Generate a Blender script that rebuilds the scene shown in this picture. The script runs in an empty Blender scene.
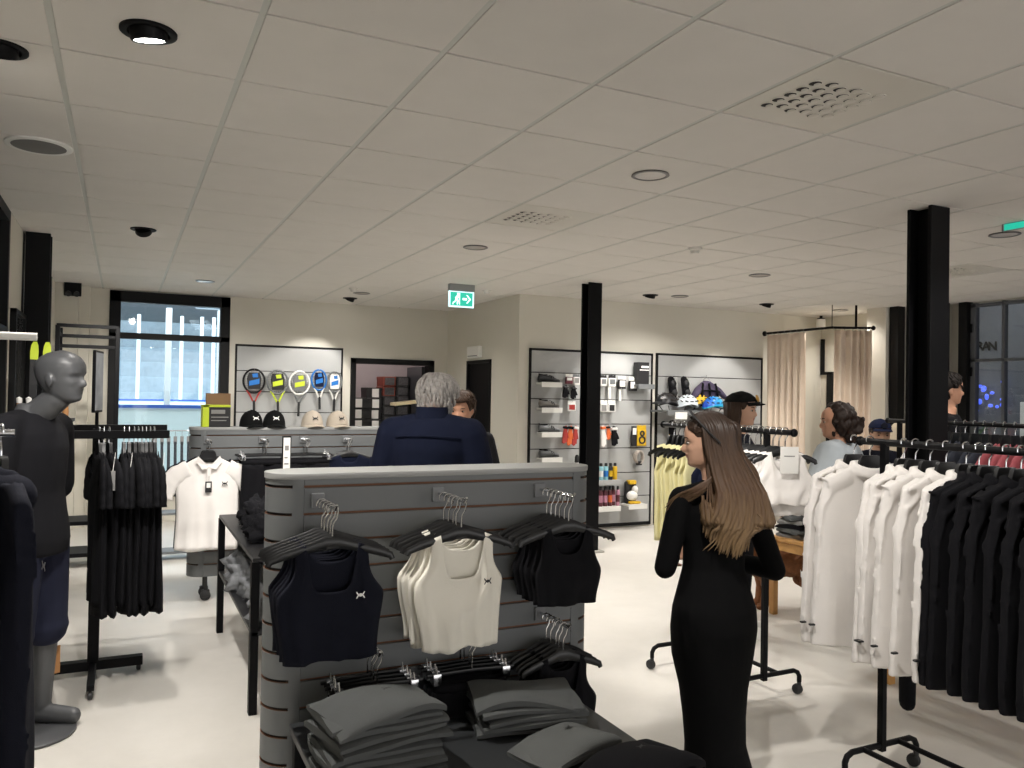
import bpy, bmesh, math, random
import numpy as np
from mathutils import Vector, Matrix, Quaternion, noise

# ------------------------------------------------------------------ camera
F_PX, YAW, PITCH, ROLL = 802.26, 0.451549, 0.014989, 0.017377
CAM_H = 1.58
CEIL = CAM_H + 1.1755
sc = bpy.context.scene
C = sc.collection
_fw = Vector((math.sin(YAW)*math.cos(PITCH), math.cos(YAW)*math.cos(PITCH), math.sin(PITCH)))
_r0 = Vector((math.cos(YAW), -math.sin(YAW), 0)); _u0 = _r0.cross(_fw)
CR = _r0*math.cos(ROLL) + _u0*math.sin(ROLL)
CU = -_r0*math.sin(ROLL) + _u0*math.cos(ROLL)
cam_d = bpy.data.cameras.new('camera'); cam_d.sensor_width = 36; cam_d.lens = F_PX/1024*36
cam_d.clip_start = 0.05
cam = bpy.data.objects.new('camera', cam_d); C.objects.link(cam)
m3 = Matrix((CR, CU, -_fw)).transposed()
cam.matrix_world = Matrix.Translation((0, 0, CAM_H)) @ m3.to_4x4()
sc.camera = cam

# ------------------------------------------------------------------ view / world
sc.view_settings.view_transform = 'Standard'; sc.view_settings.look = 'None'
sc.view_settings.gamma = 1; sc.view_settings.use_curve_mapping = False
sc.view_settings.exposure = 0.46
w = bpy.data.worlds.new('world'); sc.world = w; w.use_nodes = True
w.node_tree.nodes['Background'].inputs[0].default_value = (1.0, 0.97, 0.95, 1)
w.node_tree.nodes['Background'].inputs[1].default_value = 1.6     # even ambient fill, added through the opening left behind the camera

def lamp(name, kind, loc, energy, color=(1, .93, .82), target=None, size=.1, spot=70, blend=.5, shape=None, sy=None):
    d = bpy.data.lights.new(name, kind); d.energy = energy; d.color = color
    if kind == 'SPOT':
        d.spot_size = math.radians(spot); d.spot_blend = blend; d.shadow_soft_size = size
    elif kind == 'AREA':
        d.size = size
        if sy: d.shape = 'RECTANGLE'; d.size_y = sy
    else: d.shadow_soft_size = size
    o = bpy.data.objects.new(name, d); C.objects.link(o); o.location = loc
    if target is not None:
        o.rotation_euler = (Vector(target)-Vector(loc)).to_track_quat('-Z', 'Y').to_euler()
    return o

WARM = (1, .955, .90)
# round downlights of the ceiling grid (the lamp sits just under its lens)
DOWNLIGHTS = [(2.47, 3.47), (2.49, 5.84), (5.35, 5.75), (.77, 9.17), (2.49, 9.21), (5.70, 7.40), (8.25, 7.41), (5.45, 3.49)]
DL_E = [18, 70, 70, 60, 60, 60, 60, 60]
for (x, y), e in zip(DOWNLIGHTS, DL_E):
    lamp('downlight_lamp', 'SPOT', (x, y, CEIL-.02), e, WARM, (x, y, 0), size=.07, spot=150, blend=.6)
# directional recessed spots: (place, aim, watts, cone)
GIMBALS = [((.05, 2.88), (.42, 3.40, 0), 125, 100), ((-.41, 3.27), (-.35, 4.3, .5), 60, 90), ((.11, 6.46), (.7, 9.6, .2), 190, 75),
           ((2.50, 9.78), (2.0, 10.45, 1.2), 48, 75), ((5.37, 7.51), (5.3, 8.2, .6), 62, 75), ((7.04, 7.44), (6.9, 8.2, .9), 46, 75)]
for (x, y), t, e, s in GIMBALS:
    d = (Vector(t)-Vector((x, y, CEIL-.03))).normalized()
    lamp('recessed_or_fill_spot', 'SPOT', Vector((x, y, CEIL-.03))+d*.06, e, WARM, t, size=.035, spot=s, blend=.45)
# added fill spots with no fixture; the sweatshirt one follows the rack's floor shadow
for (x, y), t, e, s in [((.6, 4.4), (.5, 6.4, .9), 62, 70), ((1.3, 4.6), (1.9, 6.0, 0), 120, 80), ((3.4, 6.2), (3.6, 5.6, 0), 130, 100),
                        ((1.35, 1.75), (3.0, 2.3, .9), 110, 60), ((.1, 4.6), (-.1, 5.6, 0), 70, 100), ((1.9, 2.95), (3.0, 3.85, .95), 110, 46), ((6.4, 5.2), (6.6, 6.6, 1), 110, 90), ((4.0, 2.2), (4.8, 3.3, 1.0), 60, 70)]:
    lamp('recessed_or_fill_spot', 'SPOT', (x, y, CEIL-.03), e, WARM, t, size=.035, spot=s, blend=.5)
# the rink hall's own lamps, and an added fill light outside
lamp('rink_hall_lamp', 'AREA', (1.0, 19, 7.5), 2000, (.80, .90, 1.0), (1.0, 19, 0), size=9, sy=12)
lamp('rink_edge_lamp', 'AREA', (.8, 12.6, 4.2), 90, (.82, .91, 1.0), (.8, 13.6, 0), size=3, sy=1.2)
lamp('outside_fill_light', 'POINT', (10.6, 6.2, 4.4), 55, (1, .95, .9), size=.2)

# ------------------------------------------------------------------ pixel -> place (1024x768 photograph)
def ray(x, y): return CR*((x-512)/F_PX) - CU*((y-384)/F_PX) + _fw
O = Vector((0, 0, CAM_H))
def at(x, y, Y): d = ray(x, y); return O + d*(Y/d.y)
def atx(x, y, X): d = ray(x, y); return O + d*(X/d.x)
def atz(x, y, Z): d = ray(x, y); return O + d*((Z-CAM_H)/d.z)
def ce(x, y): return atz(x, y, CEIL)

# ------------------------------------------------------------------ materials
def lin(c): return tuple(((v/12.92) if v <= .04045 else ((v+.055)/1.055)**2.4) for v in c)
def hx(s): s = s.lstrip('#'); return lin(tuple(int(s[i:i+2], 16)/255 for i in (0, 2, 4)))
MATS = {}
def mat(name, col, rough=.6, metal=0., var=.06, vscale=8., bump=0., bscale=200., emit=None, estr=1., spec=.5, sheen=0., alpha=None, weave=False):
    if name in MATS: return MATS[name]
    if isinstance(col, str): col = hx(col)
    m = bpy.data.materials.new(name); m.use_nodes = True; nt = m.node_tree; b = nt.nodes['Principled BSDF']
    b.inputs['Roughness'].default_value = rough; b.inputs['Metallic'].default_value = metal
    b.inputs['Specular IOR Level'].default_value = spec
    if sheen: b.inputs['Sheen Weight'].default_value = sheen
    tc = nt.nodes.new('ShaderNodeTexCoord')
    if var > 0:
        nz = nt.nodes.new('ShaderNodeTexNoise'); nz.inputs['Scale'].default_value = vscale; nz.inputs['Detail'].default_value = 4
        nt.links.new(tc.outputs['Object'], nz.inputs['Vector'])
        mx = nt.nodes.new('ShaderNodeMix'); mx.data_type = 'RGBA'
        mx.inputs['A'].default_value = (*[max(0, c*(1-var*2)) for c in col], 1); mx.inputs['B'].default_value = (*[min(1, c*(1+var*2)) for c in col], 1)
        nt.links.new(nz.outputs['Fac'], mx.inputs['Factor']); nt.links.new(mx.outputs['Result'], b.inputs['Base Color'])
    else: b.inputs['Base Color'].default_value = (*col, 1)
    if bump > 0:
        n2 = nt.nodes.new('ShaderNodeTexNoise'); n2.inputs['Scale'].default_value = bscale; n2.inputs['Detail'].default_value = 3
        nt.links.new(tc.outputs['Object'], n2.inputs['Vector'])
        bp = nt.nodes.new('ShaderNodeBump'); bp.inputs['Strength'].default_value = bump; bp.inputs['Distance'].default_value = .004
        nt.links.new(n2.outputs['Fac'], bp.inputs['Height']); nt.links.new(bp.outputs['Normal'], b.inputs['Normal'])
    if emit is not None:
        if isinstance(emit, str): emit = hx(emit)
        b.inputs['Emission Color'].default_value = (*emit, 1); b.inputs['Emission Strength'].default_value = estr
    MATS[name] = m
    return m
def fabric(name, col, rough=.9, sheen=.0, var=.08): return mat(name, col, rough, var=var, vscale=14, bump=.35, bscale=350, spec=.2, sheen=sheen)
def glass_mat():
    m = bpy.data.materials.new('glass'); m.use_nodes = True; nt = m.node_tree
    for n in list(nt.nodes): nt.nodes.remove(n)
    o = nt.nodes.new('ShaderNodeOutputMaterial'); t = nt.nodes.new('ShaderNodeBsdfTransparent'); g = nt.nodes.new('ShaderNodeBsdfGlossy')
    g.inputs['Roughness'].default_value = .02; t.inputs[0].default_value = (.93, .97, .98, 1)
    f = nt.nodes.new('ShaderNodeFresnel'); f.inputs['IOR'].default_value = 1.45
    mx = nt.nodes.new('ShaderNodeMixShader'); nt.links.new(f.outputs[0], mx.inputs[0]); nt.links.new(t.outputs[0], mx.inputs[1]); nt.links.new(g.outputs[0], mx.inputs[2])
    nt.links.new(mx.outputs[0], o.inputs[0]); MATS['glass'] = m; return m
GLASS = glass_mat()

M = dict(
    wall=mat('wall_paint', '#d0ccc0', .85, var=.015, vscale=3), tile=mat('ceiling_tile', '#dcd8d2', .9, var=.02, vscale=6, bump=.15, bscale=400),
    grid=mat('ceiling_grid', '#c9cac4', .6, var=.01), floor=None,
    black_metal=mat('black_metal', '#08080a', .5, var=.05, spec=.15), black_frame=mat('black_frame', '#080809', .55, var=.05, spec=.25), steel_black=mat('steel_black', '#0d0d0f', .4, var=.05, spec=.4),
    chrome=mat('chrome', '#d5d7da', .18, metal=1., var=.02), grey_lam=mat('grey_laminate', '#6c6f70', .55, var=.02, vscale=5), grey_light=mat('grey_laminate_light', '#a6a7a6', .55, var=.02, vscale=5),
    groove=mat('groove_dark', '#20160f', .8, var=.05), core=mat('groove_core', '#704b34', .7, var=.08),
    plastic=mat('black_plastic', '#131416', .38, var=.04), white_pl=mat('white_plastic', '#e4e3de', .45, var=.015),
    dk_plastic=mat('dark_plastic', '#1c1c1e', .5, var=.04),
    wood=mat('pale_wood', '#b98a4e', .5, var=.12, vscale=18), slat_core=None,
    blackf=fabric('black_fabric', '#0d0d11'), blackf2=fabric('black_fabric_soft', '#101014'), navyf=fabric('navy_fabric', '#0f1529', sheen=.0), navyshort=fabric('slate_navy_fabric', '#1f2233'), plate=mat('steel_plate', '#77797b', .5, metal=.2, var=.03),
    navy2=fabric('dark_navy_fabric', '#12141f'), whitef=fabric('white_fabric', '#ece8e4', var=.02), ivoryf=fabric('ivory_fabric', '#e8e4d8', var=.02),
    yellowf=fabric('pale_yellow_fabric', '#efe8b4', var=.04), greyf=fabric('charcoal_fabric', '#545656', var=.05), greyf2=fabric('grey_fabric', '#5e605f', var=.05),
    redf=fabric('dusty_red_fabric', '#9a5056', var=.05), slatef=fabric('slate_fabric', '#30333c', var=.05), bluef=fabric('light_blue_fabric', '#a9b0b5', var=.05),
    beigef=fabric('beige_fabric', '#c8bba4', var=.04), curtain=fabric('curtain_fabric', '#d9c8b6', var=.03), lilac=fabric('mid_grey_fabric', '#8d8c8a', var=.06),
    mann=mat('mannequin_grey', '#4a4b4d', .42, var=.03), skin=mat('skin', '#c39a82', .5, var=.06, vscale=20, spec=.4), skin2=mat('skin_tan', '#b98a70', .5, var=.06, vscale=20, spec=.4),
    eye=mat('eye_white', '#a59b93', .2, var=0), iris=mat('eye_dark', '#1a1410', .2, var=0),
    hair_grey=mat('grey_hair', '#a19d99', .7, var=.25, vscale=60, spec=.2), hair_dk=mat('dark_hair', '#17110e', .6, var=.15, vscale=60, spec=.2), hair_br=mat('brown_hair', '#33241a', .55, var=.15, vscale=60, spec=.25),
    navy_cap=fabric('navy_cap_fabric', '#161d38'), black_cap=fabric('black_cap_fabric', '#0c0d0d'), beige_cap=fabric('stone_cap_fabric', '#b9ae9f', var=.02),
    gold=mat('gold_patch', '#b98c3a', .6), card=mat('white_card', '#e9e8e4', .6, var=.01), kraft=mat('kraft_card', '#a8794b', .7, var=.05), brown_box=mat('brown_cardboard', '#8a6b50', .8, var=.05),
    lime=mat('lime_card', '#c3d531', .6, var=.02), red=mat('red_card', '#a8322c', .55, var=.04), rust=mat('rust_card', '#7a3325', .6, var=.04), orange=mat('orange_print', '#d5642e', .55, var=.04),
    blue=mat('blue_print', '#1d6fbe', .5, var=.05), cyan=mat('cyan_gloss', '#27a8cf', .3, var=.1), yellow=mat('yellow_print', '#d6ac1c', .5, var=.04), pink=mat('pink_print', '#c48aa0', .5, var=.05),
    maroon=mat('maroon_print', '#5a2730', .45, var=.06), teal=mat('pale_teal_print', '#8fc3cf', .45, var=.04),
    lens=mat('lamp_lens', '#b9b2aa', .25, var=0, emit=(1, .95, .86), estr=.04), lamp_hot=mat('lamp_lit', '#ffffff', .3, var=0, emit=(1, .97, .92), estr=25), sensor=mat('off_white_plastic', '#d9d6cf', .5, var=.01),
    purple=fabric('purple_grey_fabric', '#4c4458', var=.15), grille=mat('speaker_grille', '#6e6c6a', .6, var=.1, vscale=400),
)
def floor_mat():
    m = bpy.data.materials.new('polished_concrete'); m.use_nodes = True; nt = m.node_tree; b = nt.nodes['Principled BSDF']
    tc = nt.nodes.new('ShaderNodeTexCoord')
    n1 = nt.nodes.new('ShaderNodeTexNoise'); n1.inputs['Scale'].default_value = 1.1; n1.inputs['Detail'].default_value = 8; n1.inputs['Distortion'].default_value = .8
    n2 = nt.nodes.new('ShaderNodeTexNoise'); n2.inputs['Scale'].default_value = 7; n2.inputs['Detail'].default_value = 6; n2.inputs['Roughness'].default_value = .7
    for n in (n1, n2): nt.links.new(tc.outputs['Object'], n.inputs['Vector'])
    mx = nt.nodes.new('ShaderNodeMath'); mx.operation = 'MULTIPLY_ADD'; mx.inputs[1].default_value = .45
    nt.links.new(n2.outputs['Fac'], mx.inputs[0]); nt.links.new(n1.outputs['Fac'], mx.inputs[2])
    cr = nt.nodes.new('ShaderNodeValToRGB'); cr.color_ramp.elements[0].position = .45; cr.color_ramp.elements[1].position = .95
    cr.color_ramp.elements[0].color = (*hx('#c8c4bc'), 1); cr.color_ramp.elements[1].color = (*hx('#dad6cf'), 1)
    nt.links.new(mx.outputs[0], cr.inputs[0]); nt.links.new(cr.outputs[0], b.inputs['Base Color'])
    rr = nt.nodes.new('ShaderNodeMapRange'); rr.inputs[3].default_value = .3; rr.inputs[4].default_value = .5
    nt.links.new(n2.outputs['Fac'], rr.inputs[0]); nt.links.new(rr.outputs[0], b.inputs['Roughness'])
    b.inputs['Specular IOR Level'].default_value = .4
    MATS['floor'] = m; return m
M['floor'] = floor_mat()

# ------------------------------------------------------------------ mesh builder
def V(*a): return Vector(a)
class MB:
    def __init__(s): s.v = []; s.f = []; s.mi = []
    def add(s, vs, fs, mi=0):
        o = len(s.v); s.v += [tuple(v) for v in vs]; s.f += [tuple(i+o for i in f) for f in fs]; s.mi += [mi]*len(fs); return s
    def box(s, a, b, mi=0, bev=0., rot=None, piv=None):
        x0, y0, z0 = [min(p, q) for p, q in zip(a, b)]; x1, y1, z1 = [max(p, q) for p, q in zip(a, b)]
        e = min(bev, (x1-x0)*.45, (y1-y0)*.45, (z1-z0)*.45)
        if e <= 0:
            vs = [(x0, y0, z0), (x1, y0, z0), (x1, y1, z0), (x0, y1, z0), (x0, y0, z1), (x1, y0, z1), (x1, y1, z1), (x0, y1, z1)]
            fs = [(0, 3, 2, 1), (4, 5, 6, 7), (0, 1, 5, 4), (1, 2, 6, 5), (2, 3, 7, 6), (3, 0, 4, 7)]
        else:
            bm = bmesh.new(); bmesh.ops.create_cube(bm, size=1)
            for v in bm.verts: v.co = Vector(((x0+x1)/2+v.co.x*(x1-x0), (y0+y1)/2+v.co.y*(y1-y0), (z0+z1)/2+v.co.z*(z1-z0)))
            bmesh.ops.bevel(bm, geom=bm.edges[:], offset=e, segments=2, affect='EDGES', profile=.5)
            bm.verts.ensure_lookup_table(); vs = [tuple(v.co) for v in bm.verts]; fs = [tuple(v.index for v in f.verts) for f in bm.faces]; bm.free()
        if rot is not None:
            p = Vector(piv if piv is not None else ((x0+x1)/2, (y0+y1)/2, (z0+z1)/2)); R = rot.to_matrix() if hasattr(rot, 'to_matrix') else rot
            vs = [p + R @ (Vector(v)-p) for v in vs]
        return s.add(vs, fs, mi)
    def rings(s, rs, mi=0, cap=True, closed=False):
        n = len(rs[0]); vs = [p for r in rs for p in r]; fs = []
        k = len(rs)
        for i in range(k if closed else k-1):
            j = (i+1) % k
            for a in range(n):
                b = (a+1) % n; fs.append((i*n+a, i*n+b, j*n+b, j*n+a))
        if cap and not closed:
            fs.append(tuple(range(n-1, -1, -1))); fs.append(tuple((k-1)*n+a for a in range(n)))
        return s.add(vs, fs, mi)
    def tube(s, pts, r, n=8, mi=0, cap=True, flat=1., up=None, closed=False):
        pts = [Vector(p) for p in pts]; rs = []
        rad = r if hasattr(r, '__len__') else [r]*len(pts)
        prev = None
        for i, p in enumerate(pts):
            if closed: d = pts[(i+1) % len(pts)]-pts[i-1]
            else: d = (pts[min(i+1, len(pts)-1)]-pts[max(i-1, 0)])
            d = d.normalized() if d.length > 1e-9 else Vector((0, 0, 1))
            if up is not None: a = Vector(up) - d*Vector(up).dot(d)
            elif prev is None: a = d.cross(Vector((0, 0, 1)) if abs(d.z) < .9 else Vector((1, 0, 0)))
            else: a = prev - d*prev.dot(d)
            if a.length < 1e-6: a = d.cross(Vector((0, 1, 0)))
            a.normalize(); prev = a; b = d.cross(a)
            rs.append([p + a*(math.cos(t)*rad[i]) + b*(math.sin(t)*rad[i]*flat) for t in [2*math.pi*k/n for k in range(n)]])
        return s.rings(rs, mi, cap, closed)
    def cyl(s, a, b, r, n=16, mi=0, r2=None): return s.tube([a, b], [r, r if r2 is None else r2], n, mi)
    def capsule(s, a, b, ra, rb, n=12, flat=1., up=None, mi=0):
        a, b = Vector(a), Vector(b); d = b-a; L = d.length
        if L < 1e-6: d = Vector((0, 0, 1))
        d = d.normalized(); pts = []; rad = []
        for t in (-80, -55, -30, 0): pts.append(a+d*(ra*math.sin(math.radians(t)))); rad.append(ra*math.cos(math.radians(t)))
        for t in (0, 30, 55, 80): pts.append(b+d*(rb*math.sin(math.radians(t)))); rad.append(rb*math.cos(math.radians(t)))
        return s.tube(pts, rad, n, mi, True, flat, up)
    def chain(s, pts, rad, **k):
        for i in range(len(pts)-1): s.capsule(pts[i], pts[i+1], rad[i], rad[i+1], **k)
        return s
    def ell(s, c, r, n=16, k=10, mi=0, rot=None):
        c = Vector(c); rs = []
        for i in range(k):
            t = math.pi*(i+.35)/(k-.3); t = min(t, math.pi-.08)
            ring = []
            for a in range(n):
                p = 2*math.pi*a/n; q = Vector((r[0]*math.sin(t)*math.cos(p), r[1]*math.sin(t)*math.sin(p), -r[2]*math.cos(t)))
                ring.append(c + (rot @ q if rot is not None else q))
            rs.append(ring)
        return s.rings(rs, mi)
    def lathe(s, prof, c=(0, 0, 0), n=24, mi=0, cap=True, axis=None):
        c = Vector(c); q = Vector((0, 0, 1)).rotation_difference(Vector(axis)) if axis is not None else None
        rs = []
        for r, z in prof:
            ring = [Vector((r*math.cos(2*math.pi*k/n), r*math.sin(2*math.pi*k/n), z)) for k in range(n)]
            rs.append([c + (q @ p if q else p) for p in ring])
        return s.rings(rs, mi, cap)
    def prism(s, poly, ax, mi=0):
        # poly: list of Vector; extruded by vector ax
        n = len(poly); ax = Vector(ax); vs = [Vector(p) for p in poly]+[Vector(p)+ax for p in poly]
        fs = [tuple(range(n-1, -1, -1)), tuple(range(n, 2*n))]+[(i, (i+1) % n, n+(i+1) % n, n+i) for i in range(n)]
        return s.add(vs, fs, mi)
    def grid(s, P, mi=0, wrap=False):
        h = len(P); wd = len(P[0]); vs = [p for r in P for p in r]; fs = []
        for i in range(h-1):
            for j in range(wd if wrap else wd-1):
                k = (j+1) % wd; fs.append((i*wd+j, i*wd+k, (i+1)*wd+k, (i+1)*wd+j))
        return s.add(vs, fs, mi)
    def xf(s, fn, start=0):
        for i in range(start, len(s.v)): s.v[i] = tuple(fn(Vector(s.v[i])))
        return s
    def build(s, name, mats, parent=None, smooth=True, sub=0, remesh=0., loc=None, sm=0, ang=40, fixn=True):
        me = bpy.data.meshes.new(name); me.from_pydata(s.v, [], s.f)
        if not isinstance(mats, (list, tuple)): mats = [mats]
        for m in mats: me.materials.append(m)
        me.polygons.foreach_set('material_index', s.mi)
        if fixn:
            bm = bmesh.new(); bm.from_mesh(me); bmesh.ops.recalc_face_normals(bm, faces=bm.faces[:]); bm.to_mesh(me); bm.free()
        if smooth:
            me.polygons.foreach_set('use_smooth', [True]*len(me.polygons))
            if ang and not remesh: me.set_sharp_from_angle(angle=math.radians(ang))
        me.update()
        o = bpy.data.objects.new(name, me); C.objects.link(o)
        if parent is not None: o.parent = parent
        if loc is not None: o.location = loc
        if remesh:
            r = o.modifiers.new('remesh', 'REMESH'); r.mode = 'VOXEL'; r.voxel_size = remesh; r.use_smooth_shade = True
            if sm: k = o.modifiers.new('smooth', 'SMOOTH'); k.iterations = sm; k.factor = .5
        if sub: k = o.modifiers.new('sub', 'SUBSURF'); k.levels = sub; k.render_levels = sub
        return o

def thing(name, label, cat, loc=(0, 0, 0), rz=0., group=None):
    o = bpy.data.objects.new(name, None); C.objects.link(o); o.location = loc; o.rotation_euler = (0, 0, rz); o.empty_display_size = .1
    return tag(o, label, cat, group)
def tag(o, label=None, cat=None, group=None, kind=None):
    if label: o['label'] = label
    if cat: o['category'] = cat
    if group: o['group'] = group
    if kind: o['kind'] = kind
    return o
def struct(o): o['kind'] = 'structure'; return o
def kids(o): return [c for c in list(C.objects) if c.parent == o]
KID = {}
def dup(root, loc, rz=None, label=None, group=None):
    if root not in KID: KID[root] = [(c, kids(c)) for c in kids(root)]
    r = root.copy(); C.objects.link(r); r.location = loc
    if rz is not None: r.rotation_euler = (0, 0, rz)
    if label: r['label'] = label
    if group: r['group'] = group
    for ch, gs in KID[root]:
        c = ch.copy(); C.objects.link(c); c.parent = r
        for g in gs: d = g.copy(); C.objects.link(d); d.parent = c
    return r
ORD = 'first second third fourth fifth sixth seventh eighth ninth tenth eleventh twelfth thirteenth fourteenth fifteenth sixteenth'.split()
rnd = random.Random(7)
def sstep(a, b, x): t = max(0., min(1., (x-a)/(b-a))); return t*t*(3-2*t)
def lerp(a, b, t): return a+(b-a)*t
def text_mesh(name, s, size, m, parent, loc, rot, ext=.001, align='CENTER'):
    cu = bpy.data.curves.new(name, 'FONT'); cu.body = s; cu.size = size; cu.extrude = ext; cu.offset = size*.035; cu.align_x = align; cu.align_y = 'CENTER'
    tmp = bpy.data.objects.new('tmp_text', cu); C.objects.link(tmp); bpy.context.view_layer.update()
    me = bpy.data.meshes.new_from_object(tmp.evaluated_get(bpy.context.evaluated_depsgraph_get()))
    bpy.data.objects.remove(tmp); me.materials.clear(); me.materials.append(m); me.name = name
    o = bpy.data.objects.new(name, me); C.objects.link(o); o.location = loc; o.rotation_euler = rot
    if parent is not None: o.parent = parent
    return o

# the sports emblem: two facing arcs that cross (upright bars with flared tips)
def emblem(mb, c, w, X, N, mi=0, lift=.0015):
    c = Vector(c); X = Vector(X).normalized(); N = Vector(N).normalized(); Z = N.cross(X).normalized()
    if Z.z < 0: Z = -Z
    for sg in (1, -1):
        pts = []
        for k in range(13):
            t = -1+2*k/12
            pts.append(c + X*(t*w*.42) + Z*(sg*(w*.40*abs(t)**2.0 - w*.075)) + N*lift)
        mb.tube(pts, [w*(.055+.045*(1-abs(-1+2*k/12))) for k in range(13)], 6, mi, True, .25, up=Z)
# ================================================================== SETTING
YB, YD, XS, XL, XR = 10.5, 8.25, 4.08, -.70, 8.83       # back wall, display wall, side wall of the recess, left wall, right wall
b = MB(); b.box((-6, -4, -.08), (10.2, 11.4, 0)); struct(b.build('floor', M['floor'], smooth=False))
b = MB(); b.box((8.9, -4, -.1), (16, 12, -.02)); struct(b.build('ground_outside', mat('paving_outside', '#4a4b4e', .8, var=.1), smooth=False))

# suspended ceiling: tiles with a shadow gap, hung in a grid
GX0, GY0 = -.2335, 2.576
HOLES = {(4, -1), (4, 3), (11, 3)}                                  # tiles replaced by air diffusers (set below)
tl = MB(); gr = MB()
def tile_xy(i, j): return GX0+.6*i, GY0+.6*j
def vent_tile(px, py):
    p = ce(px, py); return (math.floor((p.x-GX0)/.6), math.floor((p.y-GY0)/.6))
HOLES = {vent_tile(826, 101), vent_tile(545, 218), vent_tile(977, 268)}
for i in range(-3, 17):
    for j in range(-10, 14):
        x0, y0 = tile_xy(i, j)
        xa, xb, ya, yb = x0+.011, x0+.589, y0+.0055, y0+.5945
        xa = max(xa, XL); xb = min(xb, XR)
        if y0 > YD-.1 and x0 > XS-.1: continue
        if ya >= YB or xb-xa < .05: continue
        yb = min(yb, YB)
        if x0 < XS < x0+.6 and ya > YD-.6: pass
        if (i, j) in HOLES: continue
        tl.box((xa, ya, CEIL), (xb, yb, CEIL+.016), bev=.0015)
struct(tl.build('ceiling', M['tile'], smooth=False))
bk = MB(); bk.box((XL-.1, -4, CEIL+.016), (XR+.05, YB+.1, CEIL+.06)); struct(bk.build('ceiling_backing', mat('ceiling_gap_shade', '#35322f', .9, var=.02), smooth=False))  # backing coloured dark to put shade into the tile gaps
for i in range(-1, 17):
    x0 = GX0+.6*i
    if XL < x0 < XR: gr.box((x0-.0105, -4, CEIL+.003), (x0+.0105, YD if x0 > XS else YB, CEIL+.0165))
struct(gr.build('trim_1', M['grid'], smooth=False))

# back wall with the rink window and the storeroom doorway
WX0, WX1, WZ1 = -.16, 1.18, 2.74
DX0, DX1, DZ1 = 2.71, 3.88, 2.05
b = MB(); T = .16
for a, c in [((XL-.2, YB, 0), (WX0, YB+T, CEIL)), ((WX1, YB, 0), (DX0, YB+T, CEIL)), ((DX1, YB, 0), (XS+.2, YB+T, CEIL)), ((DX0, YB, DZ1), (DX1, YB+T, CEIL)), ((WX0, YB, WZ1), (WX1, YB+T, CEIL)),
             ((WX0, YB, 0), (WX1, YB+T, .30))]: b.box(a, c)
struct(b.build('wall_back', M['wall'], smooth=False))
b = MB()
for a, c in [((XS, YD+.16, 0), (XS+.16, 9.0, CEIL)), ((XS, 9.76, 0), (XS+.16, YB+.16, CEIL)), ((XS, 9.0, 2.03), (XS+.16, 9.76, CEIL))]: b.box(a, c)
struct(b.build('wall_recess', M['wall'], smooth=False))
b = MB(); b.box((XS, YD, 0), (9.1, YD+.16, CEIL)); struct(b.build('wall_display', M['wall'], smooth=False))
b = MB(); b.box((XR, 6.14, 0), (XR+.2, YD+.2, CEIL)); b.box((XR, -4, 2.74), (XR+.2, 6.14, CEIL+.02)); b.box((8.42, 6.86, 0), (XR, 7.14, CEIL)); struct(b.build('wall_right', M['wall'], smooth=False))
b = MB(); b.box((XL-.2, 6.30, 0), (XL, 7.02, CEIL)); b.box((XL-.2, 7.18, 0), (XL, 9.05, CEIL)); b.box((XL-.2, 9.80, 0), (XL, YB+.16, CEIL)); b.box((XL, 10.2, 0), (-.47, YB, CEIL)); b.box((-.47, 10.36, 0), (-.36, YB, CEIL))
b.box((XL-.22, -4, 0), (XL-.1, 3.6, CEIL)); b.box((XL-.2, 3.6, 0), (XL, 6.30, .28))
struct(b.build('wall_left', M['wall'], smooth=False))
b = MB(); b.box((-6, -4.15, 2.7), (16.3, -4, 6.2)); b.box((9.05, -4.15, 0), (16.3, -4, 2.7)); struct(b.build('wall_rear', M['wall'], smooth=False))  # left open under the header so the world fill reaches the room
b = MB(); b.box((-3.2, -4, 0), (-3.0, 11.2, 4)); struct(b.build('wall_light_block', mat('outside_dark', '#2b2c30', .9, var=.05), smooth=False))  # added dark wall, keeps world light out of the left glazing
b = MB(); b.box((8.95, -4.1, 6), (16.3, 9.6, 6.15)); struct(b.build('roof_light_block', MATS['outside_dark'], smooth=False))  # added roof out of view, blocks world light over the outdoor strip
b = MB(); b.box((-3.2, -4, CEIL+.06), (9.03, 12.3, CEIL+.2)); struct(b.build('slab_light_block', MATS['outside_dark'], smooth=False))  # added unseen slab, blocks world light from above and the left
b = MB(); b.box((XS-.014, 7.0+1.26, 0), (XS, 9.0, .07)); struct(b.build('baseboard_recess', mat('skirting', '#b9b5aa', .6, var=.02), smooth=False))
b = MB(); b.box((1.18, YB-.014, 0), (2.71, YB, .07)); b.box((3.88, YB-.014, 0), (XS, YB, .07)); struct(b.build('baseboard_back', MATS['skirting'], smooth=False))
b = MB(); b.box((7.75, YD-.014, 0), (XR, YD, .07)); struct(b.build('baseboard_display', MATS['skirting'], smooth=False))

# window to the ice rink
b = MB(); y0, y1 = YB-.03, YB+.12
for a, c in [((WX0, y0, .30), (WX0+.12, y1, WZ1)), ((WX1-.11, y0, .30), (WX1, y1, WZ1)), ((WX0, y0, WZ1-.13), (WX1, y1, WZ1)), ((WX0, y0, 2.18), (WX1, y1, 2.25)), ((WX0, y0, .30), (WX1, y1, .40))]: b.box(a, c, bev=.006)
win = struct(b.build('window_1', M['black_frame'], smooth=False))
b = MB(); b.box((WX0+.1, YB+.04, .38), (WX1-.1, YB+.05, 2.2)); b.box((WX0+.1, YB+.04, 2.23), (WX1-.1, YB+.05, WZ1-.1)); b.build('glass_pane', M['glass'] if 'glass' in M else GLASS, win, smooth=False)

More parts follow.
